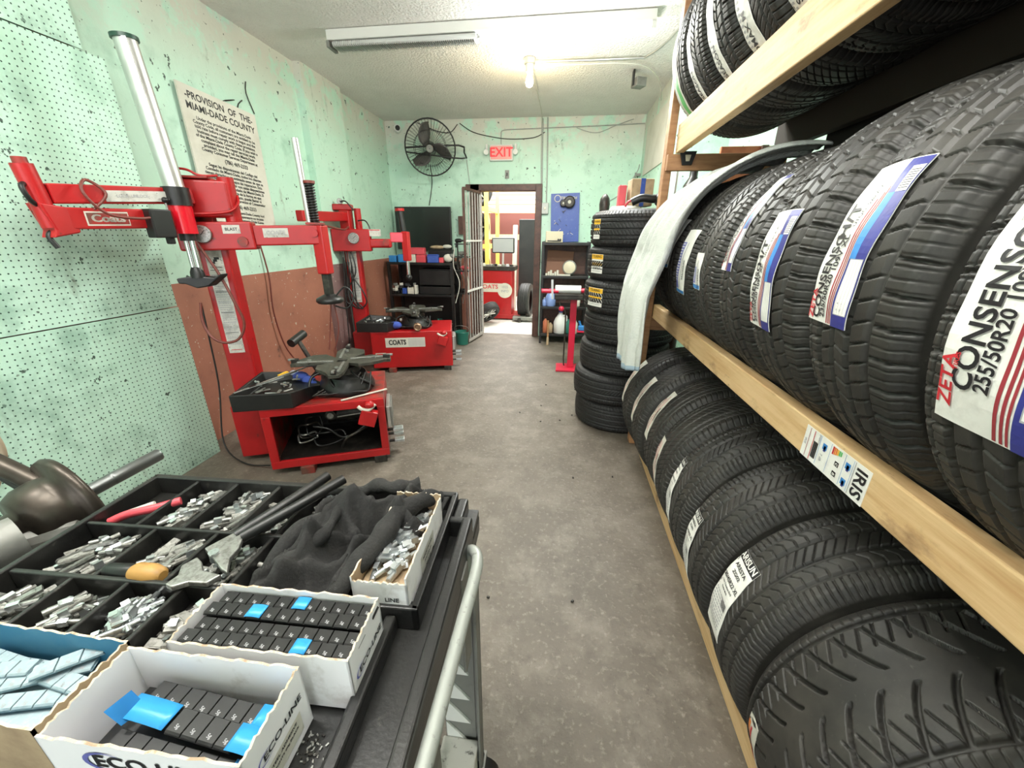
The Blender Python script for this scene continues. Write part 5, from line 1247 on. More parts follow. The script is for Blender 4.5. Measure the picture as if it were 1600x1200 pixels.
# ------------------------------------------------------------------ back wall items
YW = YB - .001
run([(-.335, YW - .012, ZC - .02), (-.33, YW - .012, 2.4), (-.315, YW - .012, 1.86)], .012, PIPE, 'conduit', 'vertical mint painted conduit right of the exit sign', 'conduit', 1)
run([(-.27, YW - .012, ZC - .01), (-.255, YW - .012, 2.3), (-.25, YW - .012, 1.86)], .008, PIPE, 'conduit', 'thinner conduit beside the vertical mint conduit', 'conduit', 1)
t = thing('switch_box', 'small painted electrical box at the end of the conduit beside the door', 'switch', (-.27, YW - .03, 1.72))
MB().bb(-.31, -.22, YW - .05, YW, 1.71, 1.85, PIPE).build('box', t, bevel=.004); MB().bb(-.275, -.255, YW - .058, YW - .05, 1.765, 1.795, OFFW).build('toggle', t)
o = MB().bb(-.82, -.765, YW - .012, YW, 2.15, 2.25, GREYM).bb(-.80, -.785, YW - .016, YW - .012, 2.18, 2.22, BLK).build('switch_plate', None, bevel=.003, loc=(-.79, YW, 2.2)); tag(o, 'small dark switch plate between exit sign and door', 'switch')
E1 = thing('exit_sign', 'red EXIT sign with two emergency lamps over the door', 'sign', (-.87, YW - .03, 2.44))
MB().bb(-1.02, -.71, YW - .05, YW, 2.355, 2.545, WHITEP).build('sign_housing', E1, bevel=.012)
mb = MB().bb(-1.005, -.725, YW - .054, YW - .0505, 2.372, 2.528, EXITF); mb.build('sign_face', E1, bevel=.002)
mb = MB(); mb.text('EXIT', lambda a, b: V3((-.865 + a, YW - .0552, 2.45 + b)), .15, EXITL); mb.build('exit_letters', E1, recalc=False)
for x in (-1.06, -.675):
    mb = MB().lathe((x, YW - .05, 2.46), (0, -1, -.2), [(0, .022), (.03, .034), (.04, .032)], WHITEP, 18).bb(x - .012, x + .012, YW - .05, YW, 2.44, 2.55, WHITEP); mb.build('emergency_lamp', E1)
run([(-.87, YW - .01, 2.55), (-.87, YW - .01, 2.66), (-.84, YW - .01, 2.71), (-.6, YW - .01, 2.72), (.3, YW - .012, 2.735), (.94, YW - .014, 2.75)], .006, PIPE, 'wall_cable', 'cable rising from the exit sign then running right under the ceiling', 'cable')
run([(-1.42, YW - .01, 2.80), (-1.25, YW - .012, 2.70), (-1.0, YW - .012, 2.64), (-.75, YW - .012, 2.61), (-.45, YW - .012, 2.62), (-.30, YW - .012, 2.68)], .005, DARKM, 'wall_cable', 'dark cable sagging in a long curve under the ceiling', 'cable')
run([(-2.0, YW - .01, 2.82), (-1.85, YW - .012, 2.76), (-1.7, YW - .012, 2.71), (-1.55, YW - .012, 2.70), (-1.45, YW - .01, 2.79)], .005, DARKM, 'wall_cable', 'dark cable looping above the wall fan', 'cable')
run([(.1, YW - .01, 2.72), (.35, YW - .012, 2.66), (.6, YW - .012, 2.74), (.8, YW - .01, 2.80)], .004, PIPE, 'wall_cable', 'thin cable sagging near the right end of the far wall', 'cable')
run([(.93, YW - .01, 2.30), (.90, YW - .012, 2.20), (.75, YW - .012, 1.98), (.55, YW - .012, 1.85)], .005, PIPE, 'wall_cable', 'thin cable slanting down right of the blue board', 'cable')
# cctv camera
t = thing('security_camera', 'small white dome camera high in the far left corner', 'camera', (-2.23, YW - .06, 2.75))
MB().cyl((-2.28, YW, 2.74), (-2.25, YW - .07, 2.75), .045, WHITEP, 18).build('camera_body', t); MB().cyl((-2.245, YW - .07, 2.75), (-2.243, YW - .085, 2.75), .030, BLK, 18).build('lens', t)
# fan
FN = thing('wall_fan', 'black caged wall fan with three blades tilted towards the room', 'fan', (-1.72, 5.60, 2.48))
fc = V3((-1.73, 5.52, 2.46)); fa = V3((.16, -.93, -.28)).normalized(); fe = fa.cross(V3((0, 0, 1))).normalized(); fg = fe.cross(fa)
FB = mat('fan_blade', (.06, .055, .05), .45)
def fp(r, a, h=0): return fc + (fe * math.cos(a) + fg * math.sin(a)) * r + fa * h
FR = .315
mb = MB(); mb.tube([fp(FR, k * PI / 16, 0) for k in range(32)], .009, BLK, 8, closed=True, sub=1)
for r_, h_ in ((.08, .062), (.20, .05), (.20, -.05)): mb.tube([fp(r_, k * PI / 16, h_) for k in range(32)], .003, BLK, 6, closed=True, sub=1)
for k in range(48):
    a = 2 * PI * k / 48; mb.tube([fp(.05, a, .065), fp(.18, a + .05, .055), fp(.28, a + .02, .03), fp(FR, a, .0)], .0016, BLK, 4, sub=2); mb.tube([fp(.05, a, -.07), fp(.28, a, -.05), fp(FR, a, .0)], .0016, BLK, 4, sub=1)
mb.build('wire_cage', FN)
for k in range(3):
    a0 = .9 + k * 2 * PI / 3; vs = []; n = 10
    for i in range(n + 1):
        q = i / n; r = .05 + .23 * q; wd = .28 + .55 * math.sin(PI * min(1, .25 + q * .8)) * 1.0; sk = .55 * q
        for j in range(5): s_ = j / 4 - .5; vs.append(fp(r, a0 + sk + s_ * wd * (1.5 - .5 * q), .02 - .035 * s_ * 2))
    mb = MB(); mb.add(vs, [(i * 5 + j, i * 5 + j + 1, i * 5 + j + 6, i * 5 + j + 5) for i in range(n) for j in range(4)], FB, True)
    o = mb.build('fan_blade', FN); md = o.modifiers.new('s', 'SOLIDIFY'); md.thickness = .003
MB().lathe(fc - fa * .12, fa, [(0, .05), (.10, .06), (.15, .045), (.18, .03), (.19, .0)], BLK, 24).build('motor', FN)
MB().lathe(fc + fa * .062, fa, [(0, .045), (.006, .045), (.008, .028), (.006, .026)], GREYM, 24).build('centre_badge', FN)
MB().tube([fp(FR, .0, 0), V3((-1.38, 5.6, 2.50)), V3((-1.34, 5.72, 2.44)), V3((-1.34, 5.85, 2.40))], .011, BLK, 8, sub=3).tube([fp(FR, -.15, 0), V3((-1.42, 5.55, 2.35)), V3((-1.34, 5.75, 2.38))], .009, BLK, 8, sub=3).tube([fc - fa * .10, V3((-1.68, 5.74, 2.46)), V3((-1.66, 5.86, 2.46))], .018, BLK, 8, sub=2).build('wall_bracket', FN)
run([(-1.80, 5.70, 2.30), (-1.84, YW - .01, 2.1), (-1.90, YW - .01, 1.82)], .006, DARKM, 'power_cable', 'dark cord hanging from the wall fan to the television', 'cable')
run([(-1.34, YW - .01, 2.38), (-1.32, YW - .01, 2.2), (-1.30, YW - .01, 2.05)], .005, PIPE, 'power_cable', 'pale cord dropping from the fan bracket towards the door frame', 'cable')
# television
TV = thing('television', 'dark flat television mounted on the far wall over the left shelves', 'television', (-1.95, 5.76, 1.52))
MB().bb(-2.36, -1.56, 5.72, 5.765, 1.235, 1.795, BLK).build('tv_housing', TV, bevel=.006); MB().bb(-2.345, -1.575, 5.7175, 5.7195, 1.255, 1.78, SCREEN).build('screen', TV); MB().bb(-2.1, -1.8, 5.765, 5.868, 1.4, 1.6, BLK).build('wall_mount', TV)
o = MB().bb(-1.475, -1.40, 5.80, 5.868, 1.44, 1.68, BROWN).build('junction_box', None, bevel=.004, loc=(-1.43, 5.86, 1.5)); tag(o, 'small brown box on the far wall left of the barred gate', 'box')
# gate
GT = thing('barred_gate', 'white painted barred security gate standing open at the doorway', 'gate', (-1.235, 5.80, 0))
gh, gf = V3((-1.15, 5.78, 0)), V3((-1.25, 5.22, 0))
def gl(t_, z): return gh + (gf - gh) * t_ + V3((0, 0, z))
GP = mat('worn_gate_paint', (0.46, 0.44, 0.41), .45, .2, (30, (.16, .11, .09), .55, .7))
MB().bar(gl(1, .03), gl(1, 1.97), .03, .03, BROWN, up=(0, 1, 0)).bar(gl(0, .03), gl(0, 1.97), .03, .03, GP, up=(0, 1, 0)).bar(gl(0, 1.97), gl(1, 1.97), .03, .03, BROWN).bar(gl(0, .04), gl(1, .04), .03, .03, GP).build('gate_frame', GT)
for z in (.72, 1.36): MB().bar(gl(0, z), gl(1, z), .032, .022, WHITEP).build('cross_rail', GT)
for k in range(5): t_ = (k + 1) / 6; MB().bar(gl(t_, .04), gl(t_, 1.96), .011, .011, GP, up=(0, 1, 0)).build('gate_bar', GT)
# ------------------------------------------------------------------ left shelf unit against the far wall
SH = thing('shelf_unit', 'black plastic shelving on the left of the far wall, crowded with parts', 'shelf', (-1.95, 5.5, 0))
for z in (.12, .66, 1.08): MB().bb(-2.36, -1.44, 5.28, 5.70, z - .03, z, BLK).build('shelf_board', SH, bevel=.004)
for x in (-2.34, -1.46):
    for y in (5.30, 5.68): MB().bb(x - .018, x + .018, y - .018, y + .018, 0, 1.08, BLK).build('post', SH)
MB().bb(-2.36, -1.44, 5.685, 5.70, .12, 1.08, BLK).build('back_panel', SH)
def item(name, lab, cat, dims, loc, m_, rz=0, bev=.006, extra=None):
    t = thing(name, lab, cat, loc, rz)
    MB().box(V3(loc) + V3((0, 0, dims[2] / 2)), dims, m_, Matrix.Rotation(rz, 3, 'Z')).build('body', t, bevel=bev)
    if extra: extra(t)
    return t
def lidf(dims, loc, m_, rz=0): return lambda t: MB().box(V3(loc) + V3((0, 0, dims[2] + .008)), (dims[0] * .96, dims[1] * .96, .014), m_, Matrix.Rotation(rz, 3, 'Z')).build('lid', t, bevel=.003)
BLB = mat('bright_blue_plastic', (.03, .20, .50), .4)
for nm, lab, ct, d, l, m_, rz in (
    ('parts_bin', 'light blue bin at the left end of the top shelf', 'bin', (.10, .12, .085), (-2.28, 5.36, 1.081), BLB, 0),
    ('parts_bin', 'second light blue bin on the top shelf, right of the first', 'bin', (.11, .12, .10), (-2.15, 5.36, 1.081), BLB, .1),
    ('carton', 'white carton between blue bin and red cartons on the top shelf', 'box', (.12, .10, .09), (-2.02, 5.36, 1.081), OFFW, 0),
    ('carton', 'lower red carton on the top shelf', 'box', (.13, .10, .085), (-1.885, 5.36, 1.081), PINK, 0),
    ('carton', 'upper red carton stacked above the white and red ones', 'box', (.19, .10, .07), (-1.93, 5.36, 1.185), PINK, .06),
    ('carton', 'dark blue carton on the top shelf, middle', 'box', (.15, .11, .09), (-1.725, 5.36, 1.081), BLUE, .15),
    ('carton', 'tiny pink carton right of the dark blue one', 'box', (.06, .07, .05), (-1.61, 5.36, 1.081), PINK, 0),
    ('dvr_recorder', 'shallow black recorder box on the middle shelf', 'recorder', (.44, .26, .10), (-1.72, 5.46, .661), BLK, 0),
    ('crate', 'black crate standing on the recorder', 'crate', (.44, .24, .20), (-1.72, 5.47, .78), BLK, 0),
    ('carton', 'white carton in the corner of the middle shelf beside the recorder', 'box', (.09, .08, .07), (-2.06, 5.34, .661), OFFW, 0),
    ('carton', 'small blue carton on the middle shelf by the white one', 'box', (.06, .08, .06), (-2.15, 5.34, .661), BLUE, 0),
    ('crate', 'black crate at the back of the top shelf under the tan gloves', 'crate', (.34, .14, .145), (-1.68, 5.60, 1.081), BLK, 0),
    ('spray_can_box', 'thin cream box standing on the middle shelf', 'box', (.035, .07, .12), (-1.985, 5.33, .661), OFFW, 0)):
    item(nm, lab, ct, d, l, m_, rz, extra=lidf(d, l, m_, rz) if nm in ('crate', 'carton') else None)
t = thing('work_gloves', 'pale crumpled gloves at the right of the top shelf', 'gloves', (-1.54, 5.36, 1.11)); MB().sphere((-1.52, 5.36, 1.14), .06, OFFW, 14, (1.1, .7, .9)).sphere((-1.46, 5.35, 1.17), .035, GREYM, 12, (1.3, .7, .8)).build('crumpled_glove', t)
t = thing('work_gloves', 'pale tan gloves lying below the television edge', 'gloves', (-1.74, 5.5, 1.29)); MB().sphere((-1.74, 5.62, 1.27), .05, CARDK, 14, (2.2, .7, .5)).sphere((-1.60, 5.62, 1.28), .045, OFFW, 14, (1.5, .7, .6)).build('crumpled_glove', t)
for k in range(26):
    x = rnd.uniform(-2.32, -2.04); z = .661 + rnd.choice((0, .035, .07, .10)); y = 5.33 + rnd.uniform(0, .14)
    if k < 26:
        o = MB().box((x, y, z + .018), (rnd.uniform(.03, .06), .05, .034), rnd.choice([OFFW, BLK, BLK, GREYM, BLK]), Matrix.Rotation(rnd.uniform(-.5, .5), 3, 'Z')).build('boxed_part', None, bevel=.002, loc=(x, y, z))
        tag(o, 'small black or white boxed part in the pile at the left of the middle shelf', 'part box', 'boxed parts on the middle shelf')
for k in range(22):
    x = rnd.uniform(-2.30, -2.05) if k % 2 else rnd.uniform(-1.85, -1.5); z = .121 + rnd.choice((0, .045, .09, .13)); y = 5.36 + rnd.uniform(0, .16)
    o = MB().cyl((x - .03, y, z + .022), (x + .035, y + .01, z + .022), .021, rnd.choice([OFFW, BLK, GREYM, BLK, GRNGL]), 12).build('bottle', None, bevel=.002, loc=(x, y, z))
    tag(o, 'small bottle lying in the jumble on the bottom shelf', 'bottle', 'bottles on the bottom shelf')
# tool tower right of the shelves
TT = thing('tool_stand', 'black wire stand of hanging tools between shelves and gate', 'stand', (-1.34, 5.40, 0))
for x in (-1.40, -1.26): MB().cyl((x, 5.42, 0), (x, 5.42, 1.36), .009, DARKM, 10).build('upright', TT)
for z in (.68, .98, 1.16, 1.32): MB().bar((-1.41, 5.36, z), (-1.23, 5.36, z), .12, .014, BLK).build('wire_shelf', TT)
for k, (x, z, m_, nm, lab) in enumerate(((-1.35, 1.335, BLK, 'impact_wrench', 'black tool on the top level of the wire stand'), (-1.29, .995, PINK, 'impact_wrench', 'faded red handled tool on the wire stand'), (-1.31, .695, BLK, 'impact_wrench', 'black air tool on the lowest level of the wire stand'), (-1.31, 1.175, GREYM, 'impact_wrench', 'grey tool on the second level of the wire stand'))):
    t = thing(nm, lab, 'air tool', (x, 5.34, z)); MB().lathe((x - .055, 5.34, z + .028), (1, -.2, 0), [(0, .018), (.02, .026), (.07, .026), (.09, .014), (.12, .010)], m_, 16).build('tool_body', t); MB().bar((x - .03, 5.34, z + .028), (x - .045, 5.33, z - .06), .026, .03, m_).build('handle', t, bevel=.006)
for k in range(4):
    o = MB().tube([(-1.42 + .05 * k, 5.34, 1.28 - .05 * k), (-1.44 + .05 * k, 5.32, 1.05), (-1.36 + .04 * k, 5.30, .82), (-1.43 + .05 * k, 5.31, .55)], .006, [OFFW, DARKM, GREYM, OFFW][k], 6).build('hanging_tube', None, loc=(-1.42 + .05 * k, 5.34, 1.2)); tag(o, 'thin tube or hose hanging from the wire tool stand', 'hose', 'hoses hanging from the tool stand')
t = thing('bucket', 'dark teal bucket on the floor below the wire tool stand', 'bucket', (-1.33, 5.20, 0)); MB().lathe((-1.33, 5.22, .001), (0, 0, 1), [(0, .08), (.17, .10), (.18, .105), (.17, .095)], GRNGL, 24).build('bucket_body', t); MB().tube([(-1.43, 5.22, .17), (-1.42, 5.16, .25), (-1.33, 5.12, .28), (-1.24, 5.16, .25), (-1.23, 5.22, .17)], .003, ZINC, 6).build('bail_handle', t)

# ------------------------------------------------------------------ right shelf unit beside the door
S2 = thing('shelf_unit', 'black shelf unit right of the door with jugs and a radio', 'shelf', (.04, 5.6, 0))
for z in (.14, .52, .93, 1.35): MB().bb(-.27, .36, 5.42, 5.82, z - .035, z, BLK).build('shelf_board', S2, bevel=.004)
for x in (-.255, .345):
    for y in (5.44, 5.80): MB().bb(x - .015, x + .015, y - .018, y + .018, 0, 1.36, BLK).build('post', S2)
MB().bb(-.27, .36, 5.81, 5.82, .14, 1.35, BROWN).build('back_panel', S2)
item('radio', 'small cream radio on top of the right shelf unit', 'radio', (.22, .10, .135), (-.115, 5.46, 1.351), CREAM, .05, extra=lambda t: (MB().bb(-.20, -.03, 5.404, 5.409, 1.362, 1.375, INK).build('dial_strip', t), MB().cyl((-.06, 5.402, 1.385), (-.06, 5.395, 1.385), .012, BLK, 12).cyl((-.035, 5.402, 1.385), (-.035, 5.395, 1.385), .012, BLK, 12).build('knob', t)))
PB = thing('tool_board', 'blue display board with gauges standing on the right shelf unit', 'board', (.02, 5.80, 1.35))
MB().bar((.02, 5.80, 1.353), (.0, 5.84, 1.965), .38, .015, BLUE, up=(0, -1, .06)).build('blue_board', PB)
mb = MB(); mb.cyl((-.10, 5.822, 1.90), (-.10, 5.817, 1.90), .045, OFFW, 24); mb.cyl((-.10, 5.816, 1.90), (-.10, 5.815, 1.90), .035, BLUE, 24); mb.text('TIRE TECH', lambda a, b: V3((.05 + a, 5.812, 1.905 + b)), .045, OFFW); mb.build('printed_header', PB, recalc=False)
for (x, z, r) in ((-.02, 1.84, .045), (.06, 1.855, .075)): MB().lathe((x, 5.815, z), (0, -1, 0), [(0, r), (.05, r), (.055, r * .8), (.05, r * .3)], DARKM, 24).cyl((x, 5.764, z), (x, 5.755, z), r * .3, OFFW, 14).build('hanging_gauge', PB)
mb = MB()
for k in range(16): x = rnd.uniform(-.13, .15); z = rnd.uniform(1.42, 1.75); mb.box((x, 5.80 - .002, z), (rnd.uniform(.01, .05), .004, .006), OFFW if k % 2 else DARKM, Matrix.Rotation(rnd.uniform(-1, 1), 3, 'Y'))
o = mb.build('small_hooks', PB); o['kind'] = 'stuff'
def jug(name, lab, loc, m_, s_=1.0, capm=BLUE):
    t = thing(name, lab, 'jug', loc); x, y, z = loc
    MB().lathe((x, y, z), (0, 0, 1), [(0, .07 * s_), (.005, .075 * s_), (.12 * s_, .076 * s_), (.17 * s_, .055 * s_), (.215 * s_, .022 * s_), (.23 * s_, .022 * s_)], m_, 20).build('jug_body', t)
    MB().cyl((x, y, z + .23 * s_), (x, y, z + .25 * s_), .024 * s_, capm, 16).build('cap', t)
    MB().tube([(x + .03 * s_, y - .02, z + .20 * s_), (x + .065 * s_, y - .02, z + .19 * s_), (x + .068 * s_, y - .02, z + .13 * s_), (x + .06 * s_, y - .02, z + .11 * s_)], .009 * s_, m_, 8).build('handle', t)
jug('jug', 'large white plastic jug on the bottom shelf of the right unit', (.02, 5.52, .141), JUGW, 1.25)
jug('jug', 'blue fluid jug on the second shelf of the right unit, left side', (-.13, 5.50, .521), JUGB, .95)
jug('jug', 'pale blue bottle beside the blue jug on the second shelf', (-.215, 5.50, .521), JUGB, .45, OFFW)
for (x, z, m_, lab, h) in ((.24, .521, OFFW, 'small white bottle at the right of the second shelf', .12), (.23, .141, OFFW, 'white bottle at the right of the bottom shelf', .2), (.13, .141, GRNGL, 'green bottle next to the white jug', .22), (-.19, .141, ORANGE, 'brown bottle at the left of the bottom shelf', .22), (-.12, .141, CARDK, 'tan bottle between brown bottle and white jug', .16)):
    t = thing('bottle', lab, 'bottle', (x, 5.50, z)); MB().lathe((x, 5.50, z), (0, 0, 1), [(0, .032), (.005, .036), (h * .7, .036), (h * .85, .014), (h * .92, .014)], m_, 16).build('bottle_body', t); MB().cyl((x, 5.50, z + h * .92), (x, 5.50, z + h), .016, BLK, 12).build('cap', t)
t = thing('head_lamp', 'round car lamp on the upper shelf of the right unit', 'lamp', (.10, 5.50, .931)); MB().lathe((.11, 5.55, 1.03), (-.1, -1, .1), [(0, .05), (.06, .09), (.075, .095), (.08, .08), (.083, 0)], GREYM, 24).build('lamp_bowl', t); MB().lathe((.102, 5.468, 1.038), (-.1, -1, .1), [(0, .078), (.01, .04), (.012, 0)], CREAM, 24).build('lens', t)
MB().lathe((.11, 5.55, .99), (0, -.1, -1), [(0, .04), (.055, .05)], BLK, 16).build('base', t)
t = thing('cardboard_sheet', 'brown cardboard sheet leaning at the back of the upper shelf', 'cardboard', (-.05, 5.72, .931)); MB().bar((-.04, 5.70, .934), (-.02, 5.76, 1.24), .36, .01, mat('dark_card', (.22, .11, .07), .8), up=(0, -1, .1)).build('sheet', t)
for k in range(6):
    o = MB().cyl((-.20 + .03 * k, 5.47 + .02 * (k % 2), .931), (-.20 + .03 * k, 5.47 + .02 * (k % 2), .96 + .02 * (k % 3)), .015, OFFW, 12).build('white_cap', None, bevel=.002, loc=(-.2 + .03 * k, 5.47, .931)); tag(o, 'small white cap standing at the left of the upper shelf', 'jar', 'white caps on the upper shelf')  # loose white caps, drawn as short upright cylinders
o = MB().bb(-.05, .12, 5.44, 5.50, .931, .95, OFFW).build('white_tray', None, bevel=.003, loc=(0, 5.47, .931)); tag(o, 'low white tray in front of the car lamp', 'tray')
# broom-like brush standing by the shelf
t = thing('brush', 'short tan hand brush standing in front of the right shelf unit', 'brush', (-.145, 5.36, 0)); MB().bar((-.145, 5.36, .10), (-.15, 5.37, .34), .025, .018, WOODD).build('handle', t, bevel=.005); MB().bar((-.145, 5.36, .001), (-.145, 5.36, .11), .07, .03, CARDK).build('bristles', t)
# ------------------------------------------------------------------ red pedestal stand
RS = thing('pedestal_stand', 'red pedestal stand with a tray top and crank beside the tyre stack', 'stand', (.15, 4.3, 0))
PR = mat('pinkish_red_paint', (.55, .015, .045), .3)
MB().box((.15, 4.32, .012), (.32, .26, .022), PR).build('base_plate', RS, bevel=.004)
MB().bb(.115, .185, 4.29, 4.35, .024, .80, PR).build('column', RS, bevel=.006)
MB().bb(-.06, .24, 4.19, 4.43, .80, .83, DARKM).bb(-.06, .24, 4.19, 4.205, .83, .855, DARKM).build('tray', RS, bevel=.004)
MB().cyl((-.20, 4.28, .875), (-.02, 4.28, .875), .024, PR, 16).cyl((.22, 4.28, .885), (.36, 4.28, .90), .024, PR, 16).build('roller_arm', RS)
MB().bb(.20, .36, 4.25, 4.37, .44, .455, PR).build('side_tray', RS, bevel=.003)
MB().tube([(-.0, 4.24, .80), (.0, 4.23, .74), (.05, 4.23, .69), (.07, 4.24, .60), (.07, 4.24, .15), (.08, 4.25, .06)], .008, BRONZE, 8, sub=2).build('pedal_rod', RS)
MB().sphere((.02, 4.23, .70), .03, PR, 12).build('knob', RS)
MB().bar((-.08, 4.22, .80), (-.09, 4.22, 1.0), .022, .02, ALU, up=(0, 1, 0)).build('upright_lever', RS)
o = MB().cyl((-.055, 4.30, .895), (.215, 4.30, .895), .042, WHITEP, 24).build('paper_roll', None, bevel=.004, loc=(.08, 4.3, .9)); tag(o, 'white roll lying on the tray of the red pedestal stand', 'roll')
t = thing('air_gauge', 'blue plastic tool on the small side tray of the red stand', 'tool', (.27, 4.30, .456)); MB().box((.27, 4.30, .482), (.11, .06, .05), BLB).build('body', t, bevel=.008); MB().cyl((.24, 4.30, .505), (.22, 4.30, .56), .012, BLB, 10).build('nozzle', t)

# ------------------------------------------------------------------ things on and behind the tyre stack
zt_ = 1.592
t = thing('umbrella_bag', 'dark rounded bag standing up on the left of the tall tyre stack', 'bag', (.27, 3.25, zt_)); MB().lathe((.30, 3.32, zt_), (0, 0, 1), [(0, .035), (.06, .040), (.10, .034), (.125, .018), (.135, 0)], DARKM, 18).build('bag_body', t)
item('carton', 'small kraft carton with blue tape on top of the tall tyre stack', 'box', (.15, .12, .17), (.515, 3.10, zt_ + .03), CARDK, .1, extra=lambda t: (MB().box((.515, 3.10, zt_ + .115), (.03, .123, .173), BLUE, Matrix.Rotation(.1, 3, 'Z')).build('blue_tape', t)))
t = thing('machine_part', 'black part with white plate lying on the tall tyre stack', 'part', (.55, 3.0, zt_)); MB().bb(.42, .64, 2.95, 3.02, zt_, zt_ + .012, WHITEP).build('white_plate', t); MB().tube([(.44, 2.93, zt_ + .045), (.50, 2.92, zt_ + .07), (.58, 2.92, zt_ + .065), (.64, 2.93, zt_ + .09)], .026, BLK, 12).sphere((.62, 2.92, zt_ + .06), .042, BLK, 14).build('black_body', t)
MB().tube([(.40, 2.93, zt_ + .02), (.42, 2.92, zt_ + .05), (.46, 2.93, zt_ + .055)], .008, PINK, 8).build('red_grip', t)
o = MB().lathe((.43, 3.1, zt_), (0, 0, 1), [(0, .12), (.03, .10), (.035, 0)], OFFW, 24).build('plastic_cover', None, loc=(.43, 3.1, zt_)); tag(o, 'pale round cover under the kraft carton on the stack', 'cover')
item('snack_box', 'small red and white box left of the kraft carton on the stack', 'box', (.05, .09, .13), (.395, 3.12, zt_ + .035), PINK, .0)
o = MB().bar((.944, 4.50, 2.39), (.944, 5.62, 2.40), .010, .53, OFFW).build('wall_board', None, bevel=.002, loc=(.944, 5.0, 2.4)); tag(o, 'blank cream board hung on the right wall near the ceiling', 'board')
t = thing('wall_hook', 'small metal bracket on the far right corner below the cream board', 'bracket', (.93, 5.8, 2.1)); MB().bb(.88, .945, 5.80, 5.83, 2.16, 2.19, GREYM).build('arm', t); MB().cyl((.885, 5.815, 2.14), (.885, 5.815, 2.20), .008, GREYM, 8).build('pin', t)
t = thing('air_tank', 'tall black cylinder standing behind the rack end by the right wall', 'tank', (.99, 3.45, 0)); MB().lathe((.98, 3.55, .001), (0, 0, 1), [(0, .07), (1.70, .07), (1.80, .066), (1.86, .03), (1.90, .03)], BLK, 24).build('cylinder_body', t); MB().cyl((.98, 3.55, 1.90), (.98, 3.55, 1.94), .022, ZINC, 12).build('valve', t)
t = thing('glass_panel', 'pale aluminium framed glass panel behind the rack end', 'panel', (.87, 3.9, 1.0))
MB().bb(.80, .83, 3.88, 3.91, .02, 2.0, ALU).bb(.93, .95 - .004, 3.88, 3.91, .02, 2.0, ALU).bb(.80, .946, 3.88, 3.91, 2.0, 2.03, ALU).build('frame', t); MB().bb(.83, .93, 3.893, 3.897, .02, 2.0, mat('pale_glass', (.55, .75, .68), .15)).build('pane', t)
o = MB().bb(1.10, 1.42, 3.30, 3.33, .30, 2.02, ORANGE).build('orange_board', None, bevel=.003, loc=(1.2, 3.3, .3)); bpy.data.objects.remove(o)
t = thing('orange_board', 'orange painted board with hooks behind the end of the rack', 'board', (1.24, 3.3, 0)); MB().bb(1.07, 1.44, 3.30, 3.33, .002, 2.02, ORANGE).build('painted_board', t, bevel=.003); MB().bb(1.33, 1.37, 3.27, 3.30, .002, 2.02, BROWN).build('dark_stile', t)
mb = MB()
for k in range(9): mb.lathe((1.075 + .008 * (k % 2), 3.27, 1.93 - .028 * k), (.3 * (-1) ** k, 1, 0), [(0, .014), (.006, .018), (.012, .014)], RED, 10)
o = mb.build('red_chain', None, loc=(1.075, 3.27, 1.9)); tag(o, 'short red chain hanging at the left edge of the orange board', 'chain')

# ------------------------------------------------------------------ back room seen through the doorway
BWALL = mat('cream_siding', (.70, .66, .55), .6); DKR = mat('dark_red_brown_wall', (.16, .05, .04), .7)
struct(MB().bb(-3.4, 1.6, 5.93, 10.1, -.1, 0, FLOORW), 'floor_2'); struct(MB().bb(-3.4, 1.6, 5.99, 10.1, 2.95, 3.05, CEIL), 'ceiling_2')
mb = MB().bb(-3.4, 1.6, 10.0, 10.1, 0, 2.0, DKR).bb(-3.4, 1.6, 10.0, 10.1, 2.0, 2.95, BWALL)
for k in range(9): mb.bb(-3.4, 1.6, 9.985, 10.0, 2.02 + .1 * k, 2.03 + .1 * k, CARDK)
struct(mb, 'wall_back_2'); struct(MB().bb(-3.5, -3.4, 5.93, 10.1, 0, 2.95, BWALL), 'wall_left_2'); struct(MB().bb(1.6, 1.7, 5.93, 10.1, 0, 2.95, BWALL), 'wall_right_2')
YR = thing('storage_rack', 'yellow steel storage rack in the back room holding wheels', 'rack', (-1.8, 8.2, 0))
for (x, y) in ((-1.42, 7.7), (-1.36, 8.6), (-2.3, 7.7), (-2.3, 8.6)): MB().bb(x - .035, x + .035, y - .03, y + .03, 0, 2.35, YEL).build('upright', YR)
for z in (.55, 1.2, 1.85): MB().bb(-2.3, -1.38, 7.68, 7.74, z, z + .08, YEL).build('beam', YR); MB().bar((-1.40, 7.7, z + .04), (-1.36, 8.6, z + .04), .04, .08, YEL).build('beam', YR)
def wheel(lab, loc, rot, sc_=.9, rim=True, grp=None):
    o = bpy.data.objects.new('wheel', TM['stack2']); COL.objects.link(o); o.location = loc; o.rotation_euler = rot; o.scale = (sc_,) * 3; tag(o, lab, 'wheel', grp)
    if rim:
        M = WM(o); q = MB(); q.lathe(M @ V3((0, -.05, 0)), (M.to_3x3() @ V3((0, 1, 0))), [(0, .02), (.01, .20 * sc_), (.07 * sc_, .215 * sc_), (.10 * sc_, .222 * sc_)], ALU, 28, cap=False)
        for k in range(8):
            a = k * PI / 4; q.bar(M @ V3((.03 * math.cos(a), -.07, .03 * math.sin(a))), M @ V3((.21 * math.cos(a), -.07, .21 * math.sin(a))), .03, .02, ALU)
        q.build('rim', o)
    return o
wheel('white spoked wheel on the upper level of the yellow rack', (-1.62, 7.75, 2.21), (0, 0, .35)); wheel('silver wheel standing on the middle level of the yellow rack', (-1.66, 7.70, 1.58), (0, 0, .5), .85); wheel('silver wheel at the lowest level of the yellow rack', (-1.66, 7.72, .93), (0, 0, .6), .85)
